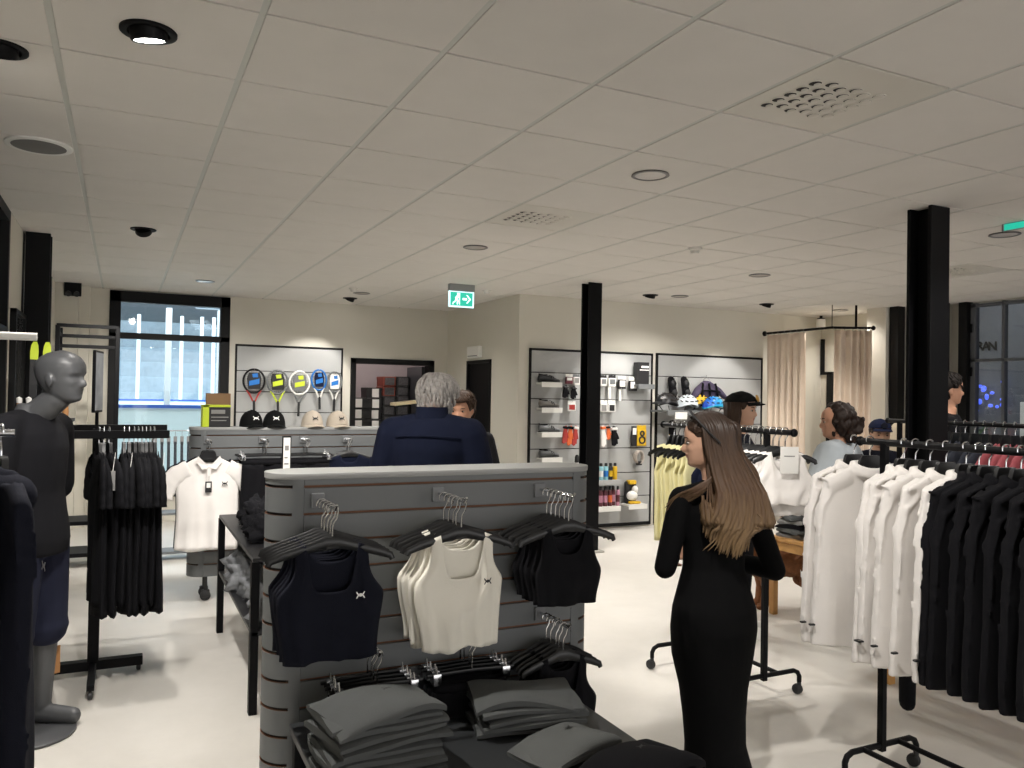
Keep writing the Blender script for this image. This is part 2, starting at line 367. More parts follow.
# glazed left side: black frames with dark night glass
def glazed(name, x, ya, yb, z0, z1, mull, trans, depth=.10):
    b = MB()
    b.box((x-depth, ya, z0), (x, ya+.06, z1)); b.box((x-depth, yb-.06, z0), (x, yb, z1)); b.box((x-depth, ya, z1-.07), (x, yb, z1)); b.box((x-depth, ya, z0), (x, yb, z0+.07))
    for m in mull: b.box((x-depth, m-.03, z0), (x, m+.03, z1))
    for t in trans: b.box((x-depth, ya, t-.03), (x, yb, t+.03))
    o = struct(b.build(name, M['black_frame'], smooth=False))
    g = MB(); g.box((x-depth*.6, ya+.03, z0+.03), (x-depth*.5, yb-.03, z1-.03)); g.build('glass_pane', GLASS, o, smooth=False)
    return o
glazed('window_2', XL, 3.6, 6.30, .28, CEIL, [4.95], [1.05, 1.95])
glazed('window_3', XL, 9.05, 9.80, .1, CEIL, [], [1.1])
glazed('window_4', XL, 7.02, 7.18, .0, CEIL, [], [])
# glazed front at the far side of the shop: black post, grey door frame, glass
b = MB()
b.box((8.72, 6.02, 0), (8.90, 6.12, CEIL)); b.box((8.46, 6.72, 0), (8.58, 6.84, CEIL)); b.box((8.60, 6.2, 0), (8.68, 6.28, CEIL))
struct(b.build('trim_2', M['black_frame'], smooth=False))
b = MB(); b.box((8.66, 6.28, 0), (XR, 6.86, CEIL)); struct(b.build('wall_pier', M['wall'], smooth=False))
gm = mat('grey_steel_frame', '#55585c', .5, var=.04)
b = MB(); x0, x1 = 8.79, 8.86
for y in (5.99, 5.64, 4.75, 3.75, 2.75, 1.75): b.box((x0, y-(.03 if y > 5.9 else .014), 0), (x1, y+(.03 if y > 5.9 else .014), 2.74))
for z in (.05, 1.06, 2.08, 2.71): b.box((x0, 1.7, z-.016), (x1, 6.02, z+.016))
wf = struct(b.build('window_5', gm, smooth=False))
b = MB(); b.box((8.82, 1.7, 0), (8.83, 6.0, 2.72)); b.build('glass_pane', GLASS, wf, smooth=False)
b = MB()
for z in (.5, 1.95, 2.45): b.cyl((8.775, 6.0, z-.05), (8.775, 6.0, z+.05), .014, 10)
b.build('hinge', M['black_metal'], wf)

# columns of the hall: black rolled steel I-sections
def column(name, x, y, s, label):
    b = MB(); t = s*.14
    for a, c in [((x-s/2, y-s/2, 0), (x+s/2, y-s/2+t, CEIL)), ((x-s/2, y+s/2-t, 0), (x+s/2, y+s/2, CEIL)), ((x-t*.4, y-s/2+t, 0), (x+t*.4, y+s/2-t, CEIL))]: b.box(a, c, bev=.003)
    o = struct(b.build(name, M['black_metal'], smooth=False)); o['label'] = label
    p = MB(); p.box((x-s*.8, y-s*.8, 0), (x+s*.8, y+s*.8, .02), bev=.004)
    p.build('base_plate', mat('concrete_plinth', '#a7a49c', .8, var=.05), o, smooth=False)
column('column_1', 4.33, 7.08, .155, 'slim black steel column before the shoe display')
column('column_2', 4.36, 3.26, .165, 'thick black steel column beside the white sweatshirts')
column('column_3', -.60, 7.10, .165, 'black steel column in the glazed side wall')

# ------------------------------------------------------------------ ice rink beyond the window
ice = mat('rink_ice', '#e6eef2', .25, var=.02); board = mat('rink_board', '#d4e2e0', .4, var=.01); bl = mat('rink_blue', '#2b57a8', .4, var=.02)
b = MB(); b.box((-9, 10.7, -.3), (14, 34, 0)); struct(b.build('ground_rink', ice, smooth=False))
b = MB(); b.box((-9, 33, -1), (14, 33.3, 9)); struct(b.build('wall_rink', mat('rink_wall', '#6d7880', .8, var=.1), smooth=False))
b = MB(); b.box((-9, 12, 8.6), (14, 34, 8.8)); struct(b.build('ceiling_rink', mat('rink_roof', '#4a5560', .8, var=.1), smooth=False))
def rink_boards(lab, y, zt, z0, posts, ph, curve=0., x0=-5, x1=6, kick=False):
    t = thing('rink_boards', lab, 'rink boards', (0, y, 0)); n = 24
    def P(x, z): return V(x, -curve*((x-x0)/(x1-x0))**2, z)
    for nm, za, zb, m, dy in [('board', z0, zt, board, 0), ('cap_rail', zt, zt+.05, bl, -.02)]+([('kick_plate', z0, z0+.2, mat('rink_yellow', '#d8c95a', .4), -.012)] if kick else []):
        mb = MB()
        rs = []
        for k in range(n+1):
            x = x0+(x1-x0)*k/n; p = P(x, 0)
            rs.append([V(x, p.y+dy, za), V(x, p.y+.08, za), V(x, p.y+.08, zb), V(x, p.y+dy, zb)])
        mb.rings(rs); mb.build(nm, m, t, smooth=False)
    for px in posts:
        p = P(px, 0); mb = MB(); mb.box((px-.045, p.y, zt), (px+.045, p.y+.06, zt+ph), bev=.01); mb.build('glass_post', mat('post_white', '#dfe8ea', .4, var=.01), t, smooth=False)
    mb = MB(); rs = []
    for k in range(n+1):
        x = x0+(x1-x0)*k/n; p = P(x, 0); rs.append([V(x, p.y+.03, zt+.05), V(x, p.y+.03, zt+ph)])
    mb.grid(rs); mb.build('glass_screen', GLASS, t, smooth=False)
rink_boards('pale rink boards with white glass posts just outside the window', 13.6, 1.30, 0, [.62, 1.37, 1.62], 1.55, curve=.5, x0=-4, x1=5)
rink_boards('far rink boards with blue cap rail and white posts', 24, 1.28, 0, [-1.3, .35, 1.4, 1.9, 2.2, 2.9, 3.6, 4.4], 2.3, curve=3, x0=-8, x1=12)
t = thing('grandstand', 'grey stepped grandstand behind the far rink boards', 'grandstand', (0, 27, 0))
for k in range(7):
    mb = MB(); mb.box((-8, k*.7, 0), (12, k*.7+.7, 1.0+.5*k), bev=.02); mb.build('step', mat('stand_grey', '#a3b0ba', .8, var=.12), t, smooth=False)
for i, x in enumerate((-.4, 1.8)):
    b = MB(); b.ell((0, 0, 0), (.55, .55, .5), 20, 12); b.cyl((0, 0, .4), (0, 0, 4.6), .03, 8); b.tube([(-.5, 0, -.1), (-.3, 0, -.5), (.3, 0, -.5), (.6, 0, .2), (1.2, 0, .5)], .02, 6)
    o = b.build('air_duct_fan', mat('duct_steel', '#a9b2b8', .4, metal=.3), None); o.location = (x, 20, 4.0)
    tag(o, ['round steel roof fan high over the rink ice', 'second round steel roof fan high over the rink'][i], 'fan', 'roof fans over the rink')

# ------------------------------------------------------------------ outside the glazed front
b = MB(); b.box((12.2, -2, 0), (12.5, 9.5, 6)); struct(b.build('wall_outside', mat('outside_wall', '#63666c', .85, var=.08), smooth=False))
b = MB(); b.box((8.83, 9.3, -.05), (12.5, 9.6, 6)); struct(b.build('wall_outside_end', MATS['outside_wall'], smooth=False))
t = thing('wall_sign', 'black capital letters on grey wall across the street', 'sign', (12.19, 8.0, 2.52))
pa = atx(990.5, 346.5, 12.19)
t.location = pa
for k, (ch, px) in enumerate((('R', 980), ('A', 986.2), ('N', 992.6))):
    q = atx(px, 346.5, 12.185)-pa
    text_mesh('letter', ch, .19, M['black_frame'], t, q, (math.pi/2, 0, -math.pi/2), .004)
# planters with palms, a lit blue bar counter
def palm(loc, h, lab, seed):
    r = random.Random(seed); t = thing('potted_palm', lab, 'plant', loc)
    mb = MB(); mb.lathe([(.13, 0), (.18, .3), (.16, .3), (.15, .28)], n=16); mb.build('pot', M['dk_plastic'], t)
    mb = MB()
    for k in range(26):
        a = r.uniform(0, 6.28); ln = r.uniform(.35, .6)*h; up = r.uniform(.5, 1.1)*h
        pts = [V(0, 0, .3)+V(math.cos(a)*ln*s*s, math.sin(a)*ln*s*s, up*s*(1.25-.5*s*s)) for s in (0, .25, .5, .75, 1)]
        mb.tube(pts, [.008, .02, .03, .022, .004], 5, 0, True, .2)
    mb.build('fronds', mat('palm_green', '#34522e', .6, var=.2), t)
palm((10.9, 7.6, 0), 1.25, 'dark green potted palm standing outside beside blue light', 3)
palm((10.2, 4.4, 0), 1.1, 'bushy potted palm standing outside under lit counter', 5)
t = thing('street_counter', 'pale outdoor counter with glowing blue strip light', 'counter', (11.2, 6.3, 0))
for y in (.55, -.05): mb = MB(); mb.box((-.05, y-.06, 0), (.05, y+.06, 1.62), bev=.01); mb.build('post', M['white_pl'], t, smooth=False)
mb = MB(); mb.box((-.06, -1.6, 1.6), (.06, .0, 1.66), bev=.01); mb.build('blue_strip_light', mat('blue_glow', '#2b4cff', .4, var=0, emit=(.12, .22, 1), estr=2.5), t, smooth=False)
mb = MB(); mb.box((-.02, -2.4, 1.85), (.02, -.35, 2.5), bev=.01); mb.build('awning_panel', mat('night_blue', '#141c44', .5), t, smooth=False)
b = MB()
r = random.Random(4)
for k in range(14): b.ell((r.uniform(-.06, .06), r.uniform(-.28, .28), r.uniform(-.25, .25)), (.03, r.uniform(.02, .05), r.uniform(.02, .05)), 8, 6)
o = b.build('string_light_cluster', mat('blue_bulb', '#3a55ff', .4, var=0, emit=(.1, .16, .8), estr=.8)); o.location = atx(989, 396, 12.14)
tag(o, 'cluster of blue lights glowing outside above the palm', 'light')

# ================================================================== CEILING FITTINGS
dl = None
DLL = ['round ceiling downlight near the large vent panel', 'round downlight between the exit sign and the perforated vent', 'round downlight over the helmet display aisle', 'round downlight in front of the rink window',
       'round downlight over the wall of rackets', 'round downlight before the shoe display wall', 'round downlight over the fitting room curtains', 'round downlight past the thick black column']
for (x, y), lab in zip(DOWNLIGHTS, DLL):
    if dl is None:
        dl = thing('ceiling_downlight', lab, 'ceiling light', (x, y, CEIL), group='round ceiling downlights')
        b = MB(); b.lathe([(.080, .0), (.098, -.001), (.100, -.006), (.088, -.010), (.080, -.008), (.078, 0)], n=32); b.build('trim_ring', mat('ring_grey', '#5d5b59', .35, metal=.5), dl)
        b = MB(); b.lathe([(.079, -.001), (.079, -.006), (.05, -.009), (.001, -.010)], n=32); b.build('lens', M['lens'], dl)
    else: dup(dl, (x, y, CEIL), 0, lab)
for k, ((x, y), aim, e, s) in enumerate(GIMBALS):
    lab = ['black recessed ceiling spot with its lamp shining', 'black recessed ceiling spot cut off by the picture edge', 'black recessed ceiling spot near the rink window', 'black recessed ceiling spot above the storeroom door',
           'black recessed ceiling spot beside the slim column', 'black recessed ceiling spot over the helmet shelves'][k]
    t = thing('recessed_spotlight', lab, 'ceiling spot', (x, y, CEIL), group='black recessed ceiling spots')
    b = MB(); b.lathe([(.062, 0), (.088, 0), (.088, -.007), (.082, -.010), (.066, -.008), (.060, .0)], n=36); b.lathe([(.066, -.0005), (.001, -.0008)], n=36); b.build('trim_ring', M['black_metal'], t)
    d = (Vector(aim)-Vector((x, y, CEIL))).normalized()
    b = MB(); b.lathe([(.050, -.035), (.058, -.03), (.058, .012), (.054, .018), (.048, .018), (.048, .012)], c=d*.012+V(0, 0, -.002), n=28, axis=d)
    b.build('lamp_housing', M['black_metal'], t)
    b = MB(); b.lathe([(.001, .0125), (.048, .0125), (.048, .014), (.001, .0155)], c=d*.012+V(0, 0, -.002), n=24, axis=d); b.build('lamp', M['lamp_hot'], t)
# air diffusers with nozzles
vent = None
for (i, j), lab in zip([vent_tile(826, 101), vent_tile(545, 218), vent_tile(977, 268)], ['large square air vent panel with rows of round nozzles', 'square nozzle vent panel above the exit sign aisle', 'square nozzle vent panel behind the thick column']):
    x0, y0 = tile_xy(i, j); c = (x0+.3, y0+.3, CEIL)
    if vent is None:
        vent = thing('air_vent', lab, 'ceiling vent', c, group='nozzle air vents')
        b = MB(); b.box((-.288, -.294, 0), (.288, .294, .014), bev=.003); b.build('vent_plate', mat('vent_white', '#d3cfc6', .4, var=.01), vent, smooth=False)
        hole = MB(); noz = MB()
        for a in range(6):
            for q in range(5):
                x = -.19+a*.062; y = -.125+q*.062+(.0 if a % 2 else .02)
                hole.lathe([(.024, -.0010), (.001, -.0014)], (x, y, 0), 16)
                rs = []
                for k in range(17):
                    th = math.pi*(k/16)*1.15-.3
                noz.lathe([(.0275, 0), (.0275, -.003), (.024, -.0035), (.0235, 0)], (x, y, 0), 16)
                k = .50+.09*a
                noz.ell((x+.024*(1-k)*.9, y, -.0035), (.0235*k, .0225*min(1, k+.15), .0035), 14, 7)
        hole.build('nozzle_hole', mat('hole_dark', '#1d1a18', .8, var=0), vent); noz.build('nozzle', MATS['vent_white'], vent)
    else: dup(vent, c, 0, lab)
# ceiling loudspeaker
p = ce(39, 145); t = thing('ceiling_speaker', 'round grey ceiling loudspeaker with white rim', 'speaker', p)
b = MB(); b.lathe([(.118, 0), (.145, 0), (.145, -.008), (.138, -.012), (.118, -.010)], n=40); b.build('rim', M['white_pl'], t)
b = MB(); b.lathe([(.119, -.002), (.119, -.010), (.06, -.014), (.001, -.016)], n=40); b.build('grille', M['grille'], t)
det = None
for q, lab in [((353.5, 288), 'small round smoke detector over the racket wall'), ((695, 248), 'small round smoke detector beyond the vent panels'), ((487, 290), 'small round smoke detector beside the exit sign')]:
    p = ce(*q)
    if det is None:
        det = thing('smoke_detector', lab, 'smoke detector', p, group='smoke detectors')
        b = MB(); b.lathe([(.052, 0), (.052, -.012), (.046, -.018), (.001, -.018)], n=24); b.build('base', M['sensor'], det)
        b = MB(); b.lathe([(.034, -.017), (.034, -.034), (.026, -.044), (.001, -.046)], n=24); b.build('sensor_head', M['sensor'], det)
    else: dup(det, p, 0, lab)
# exit sign
p = ce(461.5, 284.5); rz = -YAW
t = thing('exit_sign', 'hanging green emergency exit sign with running man and arrow', 'exit sign', p, 0)
K = .01
sw, sh = .29, .16
b = MB(); b.box((-.145, -.03, -.075), (.145, .03, 0), bev=.006); b.build('housing', mat('sign_housing', '#8f9090', .5, metal=.3), t, smooth=False)
b = MB(); b.box((-sw/2, -.008, -.075-sh-.01), (sw/2, .008, -.075), bev=.004); b.build('light_edge', mat('sign_edge', '#e8f4f6', .4, var=0, emit=(.62, .9, 1.0), estr=.9), t, smooth=False)
b = MB(); b.box((-sw/2+.018, -.0095, -.075-sh+.006), (sw/2-.018, -.008, -.086)); b.build('green_panel', mat('sign_green', '#1f9f86', .4, var=0, emit=(.015, .42, .30), estr=.8), t, smooth=False)
sg = mat('sign_white', '#eafaf6', .4, var=0, emit=(.85, 1, .96), estr=.9)
b = MB(); zc = -.075-sh/2
def flat(poly): b.prism([V(x, -.0095, zc+z) for x, z in poly], (0, -.0015, 0))
flat([(-.105, -.062), (-.105, -.05), (-.09, -.05), (-.09, -.062)])
flat([(-.052, -.062), (-.052, .062), (-.018, .062), (-.018, -.062), (-.026, -.062), (-.026, .054), (-.044, .054), (-.044, -.062)])
flat([(-.075, .01), (-.06, .03), (-.028, .028), (-.022, .012), (-.034, .012), (-.04, .018), (-.05, .0), (-.032, -.02), (-.042, -.055), (-.052, -.055), (-.046, -.026), (-.062, -.014), (-.072, -.04), (-.1, -.046), (-.1, -.036), (-.08, -.03), (-.07, .0)])
b.lathe([(.012, 0), (.012, .0015)], (-.035, -.0095, zc+.044), 14, axis=(0, -1, 0))
flat([(.012, -.012), (.062, -.012), (.062, .012), (.012, .012)]); flat([(.052, -.045), (.068, -.045), (.108, 0), (.068, .045), (.052, .045), (.088, 0)])
b.build('pictogram', sg, t, smooth=False)
# green mark of another exit sign past the column
p = ce(1021, 221); t = thing('exit_sign', 'small green exit sign seen at the picture edge past the thick column', 'exit sign', p)
b = MB(); b.box((-.01, -.12, -.05), (.01, .12, 0), bev=.003); b.build('housing', MATS['sign_housing'], t, smooth=False)
b = MB(); b.box((-.014, -.10, -.045), (-.01, .10, -.006)); b.build('green_panel', MATS['sign_green'], t, smooth=False)
# black twin wall speaker / emergency lamp high on the left pier
p = at(73, 289, 10.2); t = thing('emergency_lamp', 'black twin emergency lamp high on the pale pier', 'emergency lamp', (p.x, 10.2, p.z))
b = MB(); b.box((-.085, -.05, -.08), (.085, 0, .08), bev=.008); b.build('housing', M['black_metal'], t, smooth=False)
for s in (-1, 1):
    b = MB(); b.lathe([(.02, 0), (.03, .03), (.032, .04), (.026, .04), (.001, .03)], (s*.04, -.05, -.045), 18, axis=(0, -1, -.6)); b.build('lamp', M['dk_plastic'], t)
# ================================================================== DISPLAY WALLS
def slat_wall(name, label, x0, x1, y, z0, z1, lines, shade):
    t = thing('slatwall', label, 'display panel', ((x0+x1)/2, y, z0)); cx = (x0+x1)/2; fw = .022
    b = MB()
    for a, c in [((x0-cx, -.035, 0), (x0-cx+fw, 0, z1-z0)), ((x1-cx-fw, -.035, 0), (x1-cx, 0, z1-z0)), ((x0-cx, -.035, z1-z0-fw), (x1-cx, 0, z1-z0)), ((x0-cx, -.035, 0), (x1-cx, 0, .035))]: b.box(a, c, bev=.003)
    b.build('frame', M['black_frame'], t, smooth=False)
    b = MB(); zs = [z0+.035]+sorted(lines)+[z1-fw]
    for a, c in zip(zs[:-1], zs[1:]): b.box((x0-cx+fw, -.026, a-z0+.005), (x1-cx-fw, -.004, c-z0-.005), bev=.002)
    b.build('panel', shade, t, smooth=False)
    b = MB(); b.box((x0-cx+fw, -.006, .035), (x1-cx-fw, 0, z1-z0-fw)); b.build('groove_rail', M['groove'], t, smooth=False)
    return t
LZ = [.38, .67, .97, 1.26, 1.555, 1.86]
slat_wall('display_panel', 'tall grey wall panel in black frame holding shoes and bottles', 4.21, 5.93, YD, .02, 2.14, LZ, M['grey_light'])
slat_wall('display_panel', 'tall grey wall panel in black frame behind the bicycle helmets', 5.99, 7.72, YD, .02, 2.15, LZ, M['grey_light'])
slat_wall('display_panel', 'grey wall panel in black frame hung with tennis rackets', 1.25, 2.60, YB, .6, 2.17, [.95, 1.32, 1.58, 1.84], M['grey_light'])
YP = YD-.03                                                        # face of the display panels

# ------------------------------------------------------------------ shoe shelves and shoes
def shelf(p, wdt, dep, lab, h=.022, lip=.055, m=None, group=None):
    t = thing('panel_shelf', lab, 'shelf', (p[0], YP, p[2]), group=group); m = m or M['white_pl']
    b = MB(); b.box((-wdt/2, -dep, -h), (wdt/2, 0, 0), bev=.003); b.build('board', m, t, smooth=False)
    b = MB(); b.box((-wdt/2, -dep-.006, -lip), (wdt/2, -dep, .004), bev=.002); b.build('front_lip', M['white_pl'] if m is M['white_pl'] else m, t, smooth=False)
    return t
def shoe_mesh(t, up, sole):
    # low cycling shoe, toe towards +x
    def ring(x, w, zb, zt, n=14): return [V(x, w*math.cos(a)*(1 if math.sin(a) > 0 else 1), zb+(zt-zb)*(.5+.5*math.sin(a))) for a in [2*math.pi*k/n for k in range(n)]]
    pr = [(-.135, .012, .02, .075), (-.128, .030, .014, .088), (-.10, .036, .012, .094), (-.06, .036, .012, .082), (-.02, .036, .012, .085), (.03, .043, .012, .070), (.075, .048, .012, .055), (.11, .042, .012, .045), (.132, .026, .014, .036), (.14, .010, .018, .028)]
    b = MB(); b.rings([ring(*q) for q in pr]); o = b.build('upper', up, t, sub=1)
    b = MB(); P = [(x, w*1.06) for x, w, _, _ in pr]
    b.rings([[V(x, -w, 0), V(x, w, 0), V(x, w, .016), V(x, -w, .016)] for x, w in P]); b.build('sole', sole, t, sub=1)
    b = MB()
    for x, z in ((.02, .079), (.05, .066)): b.tube([(x, -.046, z-.035), (x-.004, -.03, z-.002), (x-.006, 0, z+.006), (x-.004, .03, z-.002), (x, .046, z-.035)], .008, 6, 0, True, .4, up=(1, 0, 0))
    b.build('strap', M['dk_plastic'], t)
    b = MB(); b.tube([(-.118, -.02, .092), (-.125, 0, .098), (-.118, .02, .092), (-.07, .027, .086), (-.03, .02, .088), (-.03, -.02, .088), (-.07, -.027, .086)], .006, 6, closed=True); b.build('collar', M['blackf'], t)
shoe_cols = [('#3a3b3d', 'dark grey cycling shoe on the topmost white shelf'), ('#77736e', 'taupe grey cycling shoe on the second white shelf down'), ('#6f7274', 'pale grey cycling shoe on the third white shelf down'), ('#4d4f51', 'charcoal cycling shoe on the lowest white shoe shelf')]
for k, (c, lab) in enumerate(shoe_cols):
    py = (382.5, 408, 432.5, 458)[k]; p = at(552.5, py, YP-.14)
    shelf((p.x, 0, p.z), .27, .13, 'white shoe shelf, %s from the top of the panel' % ORD[k], group='white shoe shelves')
    t = thing('cycling_shoe', lab, 'shoe', (p.x-.01, YP-.07, p.z), rz=math.radians((-6, 4, -4, 5)[k]), group='shoes on white shelves')
    shoe_mesh(t, mat('shoe_upper_'+c, c, .5, var=.1), M['dk_plastic'])

# ------------------------------------------------------------------ hooked packs
def peg(p, ln=.10):
    t = None
    b = MB(); b.tube([(p[0], YP+.004, p[2]), (p[0], YP-ln, p[2]), (p[0], YP-ln-.008, p[2]+.012)], .003, 6); b.box((p[0]-.014, YP-.004, p[2]-.016), (p[0]+.014, YP+.002, p[2]+.016), bev=.002)
    o = b.build('wall_peg', M['chrome'], None); return o
npeg = [0]
def pack(name, label, cat, px, py0, py1, wpx, m, face=None, d=.03, off=.05, group=None, extra=None):
    """a hanging card pack: body, header card and (optionally) printed front"""
    a = at(px, py0, YP-off); c = at(px, py1, YP-off); h = a.z-c.z; wdt = wpx*at(px, py0, YP-off).dot(_fw)/F_PX if False else wpx*((at(px+1, py0, YP-off)-a).dot(Vector((1, 0, 0))))
    t = thing(name, label, cat, (a.x, YP-off, a.z), group=group)
    b = MB(); b.box((-wdt/2, -d/2, -h), (wdt/2, d/2, -h*.2), bev=.008); b.build('body', m, t, smooth=False)
    b = MB(); b.box((-wdt/2, -.003, -h*.22), (wdt/2, .003, .01), bev=.002); b.build('header_card', face or M['card'], t, smooth=False)
    if extra:
        z0, z1, mm = extra; b = MB(); b.box((-wdt*.36, -d/2-.002, -h*z1), (wdt*.36, -d/2+.001, -h*z0), bev=.001); b.build('print', mm, t, smooth=False)
    p = MB(); p.tube([(0, off+.004, .0), (0, -.02, .0), (0, -.028, .012)], .003, 6); p.build('peg', M['chrome'], t)
    return t
pack('accessory_pack', 'white and maroon hanging pack beside the topmost shoe', 'accessory pack', 569, 375, 384, 7, M['maroon'], M['card'], extra=(.3, .6, M['card']))
pack('accessory_pack', 'white pack with grey print next to the slim column', 'accessory pack', 576.5, 375, 385, 6, M['card'], M['grey_lam'], extra=(.3, .8, M['lilac']))
pack('accessory_pack', 'small white box with red label under the black gloves', 'accessory pack', 571.5, 402, 411, 8, M['card'], M['card'], extra=(.3, .85, M['red']))
pk = [(603.5, 376, 386, 6, 'white hanging pack next to the column edge'), (612, 376, 386.5, 7, 'white and grey hanging pack with long pale strap'), (622, 377, 389, 7.5, 'second dark hanging pack with white pear shape print'), (633, 378, 391, 8, 'dark hanging pack with white print beside the black box')]
for k, (px, a, c, wd, lab) in enumerate(pk):
    pack('accessory_pack', lab, 'accessory pack', px, a, c, wd, M['card'] if k < 2 else M['dk_plastic'], M['dk_plastic'] if k < 2 else M['card'], extra=(.3, .8, M['grey_lam'] if k < 2 else M['card']), group='packs on the topmost pegs')
for k, (px, a, c, wd) in enumerate([(609.5, 386.5, 399, 3), (620, 389, 401, 2.5)]):
    pack('bicycle_mudguard', ['short white mudguard strip hanging below the packs', 'slim white mudguard strip hanging below dark pack'][k], 'mudguard', px, a, c, wd, M['white_pl'], M['white_pl'], d=.02)
for k, px in enumerate((603.5, 611.5)):
    pack('sock_pack', ['white pack of grey socks next to the column', 'white pack with two black ovals beside it'][k], 'sock pack', px, 401, 412, 7, M['card'], M['card'], extra=(.35, .9, M['lilac'] if k == 0 else M['dk_plastic']))
# gloves: a palm pouch with five stubby fingers
def glove(label, px, py0, py1, wpx, m, m2, tilt=0., group=None, off=.06):
    a = at(px, py0, YP-off); c = at(px, py1, YP-off); h = a.z-c.z; wd = wpx*.0122
    t = thing('cycling_glove', label, 'glove', (a.x, YP-off, a.z), group=group); R = Matrix.Rotation(tilt, 3, 'Y')
    b = MB(); b.capsule((0, 0, -.02), (0, 0, -h*.55), wd*.36, wd*.45, n=12, flat=.4, up=(1, 0, 0))
    for k in range(4): b.capsule((wd*(-.33+.22*k), 0, -h*.55), (wd*(-.36+.24*k), -.01, -h*(.9+.08*math.sin(k+.5))), wd*.11, wd*.1, n=8)
    b.capsule((wd*.35, 0, -h*.35), (wd*.58, -.01, -h*.62), wd*.12, wd*.1, n=8)
    b.xf(lambda v: R @ v); b.build('glove_body', m, t, remesh=.006)
    b = MB(); b.box((-wd*.42, -.022, -h*.16), (wd*.42, .022, -.005), bev=.008); b.xf(lambda v: R @ v); b.build('cuff', m2, t, smooth=False)
    b = MB(); b.tube([(0, off+.004, .01), (0, -.02, .01), (0, -.028, .022)], .003, 6); b.build('peg', M['chrome'], t)
gl = [(566, 386, 398, 7, 'blackf', 'dk_plastic', 'bulky black glove under the maroon pack'), (574, 387, 399, 7, 'blackf', 'dk_plastic', 'second black glove close to the slim column'),
      (566, 426, 444, 6, 'red', 'blackf', 'red and black glove beside the third shoe'), (571, 426, 446, 6, 'orange', 'blackf', 'orange red glove between two red gloves'), (576, 426, 446, 6, 'red', 'card', 'red and white glove touching the slim column'),
      (603, 426, 447, 6, 'card', 'orange', 'white and orange glove beyond the slim column'), (608, 426, 440, 5, 'orange', 'blackf', 'small orange glove behind white glove'), (614, 427, 446, 8, 'blackf', 'card', 'large black glove with white cuff on the panel')]
for px, a, c, wd, m, m2, lab in gl: glove(lab, px, a, c, wd, M[m], M[m2], tilt=.12 if px < 580 else -.05, group='gloves on the shoe panel')
# black boxed item on its grey shelf
p = at(646.5, 384.5, YP-.16); shelf((p.x, 0, p.z), .24, .16, 'grey shelf under the black box at the panel top', m=M['grey_lam'])
t = thing('goods_box', 'tall black box with white lettering band on grey shelf', 'box', (p.x-.02, YP-.09, p.z))
b = MB(); b.box((-.085, -.06, 0), (.065, .06, .27), bev=.006); b.build('carton', M['dk_plastic'], t, smooth=False)
b = MB(); b.box((-.05, -.0615, .20), (.055, -.0595, .225)); b.box((-.075, -.0615, .17), (.06, -.0595, .18)); b.build('print', M['card'], t, smooth=False)
# yellow pump / black block
pack('tool_pack', 'slim black tool pack beside yellow pad', 'tool pack', 634, 427, 446, 5, M['dk_plastic'], M['dk_plastic'], extra=(.05, .4, M['card']))
t = pack('repair_kit', 'bright yellow repair kit card with black ring', 'repair kit', 641.5, 426, 446, 9, M['yellow'], M['yellow'])
b = MB()
for z, r in ((-.17, .04), (-.09, .026)): b.tube([(r*math.cos(a), -.018, z+r*math.sin(a)) for a in [2*math.pi*k/16 for k in range(16)]], .011, 6, closed=True)
b.build('ring', M['dk_plastic'], t)
p = at(639, 457, YP-.07); t = thing('bicycle_lock', 'coiled silver and brown lock hanging under yellow kit', 'lock', p)
b = MB()
for k in range(3): b.tube([(.055*math.cos(a), -.02+.02*k+.006*math.sin(a*2+k), .075*math.sin(a)) for a in [2*math.pi*j/18 for j in range(18)]], .011, 6, closed=True)
b.build('coil', mat('lock_coil', '#b4aaa0', .4, var=.3, vscale=30), t); b = MB(); b.box((-.03, -.03, -.10), (.03, .03, -.05), bev=.01); b.build('lock_body', M['dk_plastic'], t, smooth=False)
b = MB(); b.tube([(0, .075, .07), (0, -.03, .07), (0, -.038, .082)], .003, 6); b.build('peg', M['chrome'], t)
# bottle shelves
def bottle(lab, p, h, r, m, cap, band=None, group=None):
    t = thing('bottle', lab, 'bottle', p, group=group)
    b = MB(); b.lathe([(.001, 0), (r*.92, 0), (r, .008), (r, h*.74), (r*.8, h*.8), (r*.5, h*.82), (.001, h*.82)], n=20); b.build('body', m, t)
    b = MB(); b.lathe([(r*.62, h*.8), (r*.66, h*.82), (r*.66, h*.95), (r*.5, h), (.001, h)], n=18); b.build('cap', cap, t)
    if band: b = MB(); b.lathe([(r*1.012, h*.2), (r*1.012, h*.55)], n=20, cap=False); b.build('label_band', band, t)
p = at(608, 480.5, YP-.16); shelf((p.x-.02, 0, p.z), .40, .16, 'pale shelf with blue and yellow bottles', m=M['grey_light'])
for k, (px, m, cp, bd, lab) in enumerate([(601.5, 'teal', 'dk_plastic', 'card', 'pale blue bottle next to the column'), (606.5, 'teal', 'dk_plastic', 'blue', 'pale blue bottle with darker band'), (611, 'dk_plastic', 'dk_plastic', 'yellow', 'black bottle with yellow band'), (615.5, 'yellow', 'dk_plastic', 'yellow', 'bright yellow bottle at the shelf end')]):
    q = at(px, 479, YP-.1); bottle(lab, (q.x, YP-.085, p.z), .20, .028, M[m], M[cp], M[bd], 'bottles on the upper shelf')
p = at(608, 507, YP-.16); shelf((p.x-.02, 0, p.z), .40, .16, 'white shelf with dark maroon bottles near the floor')
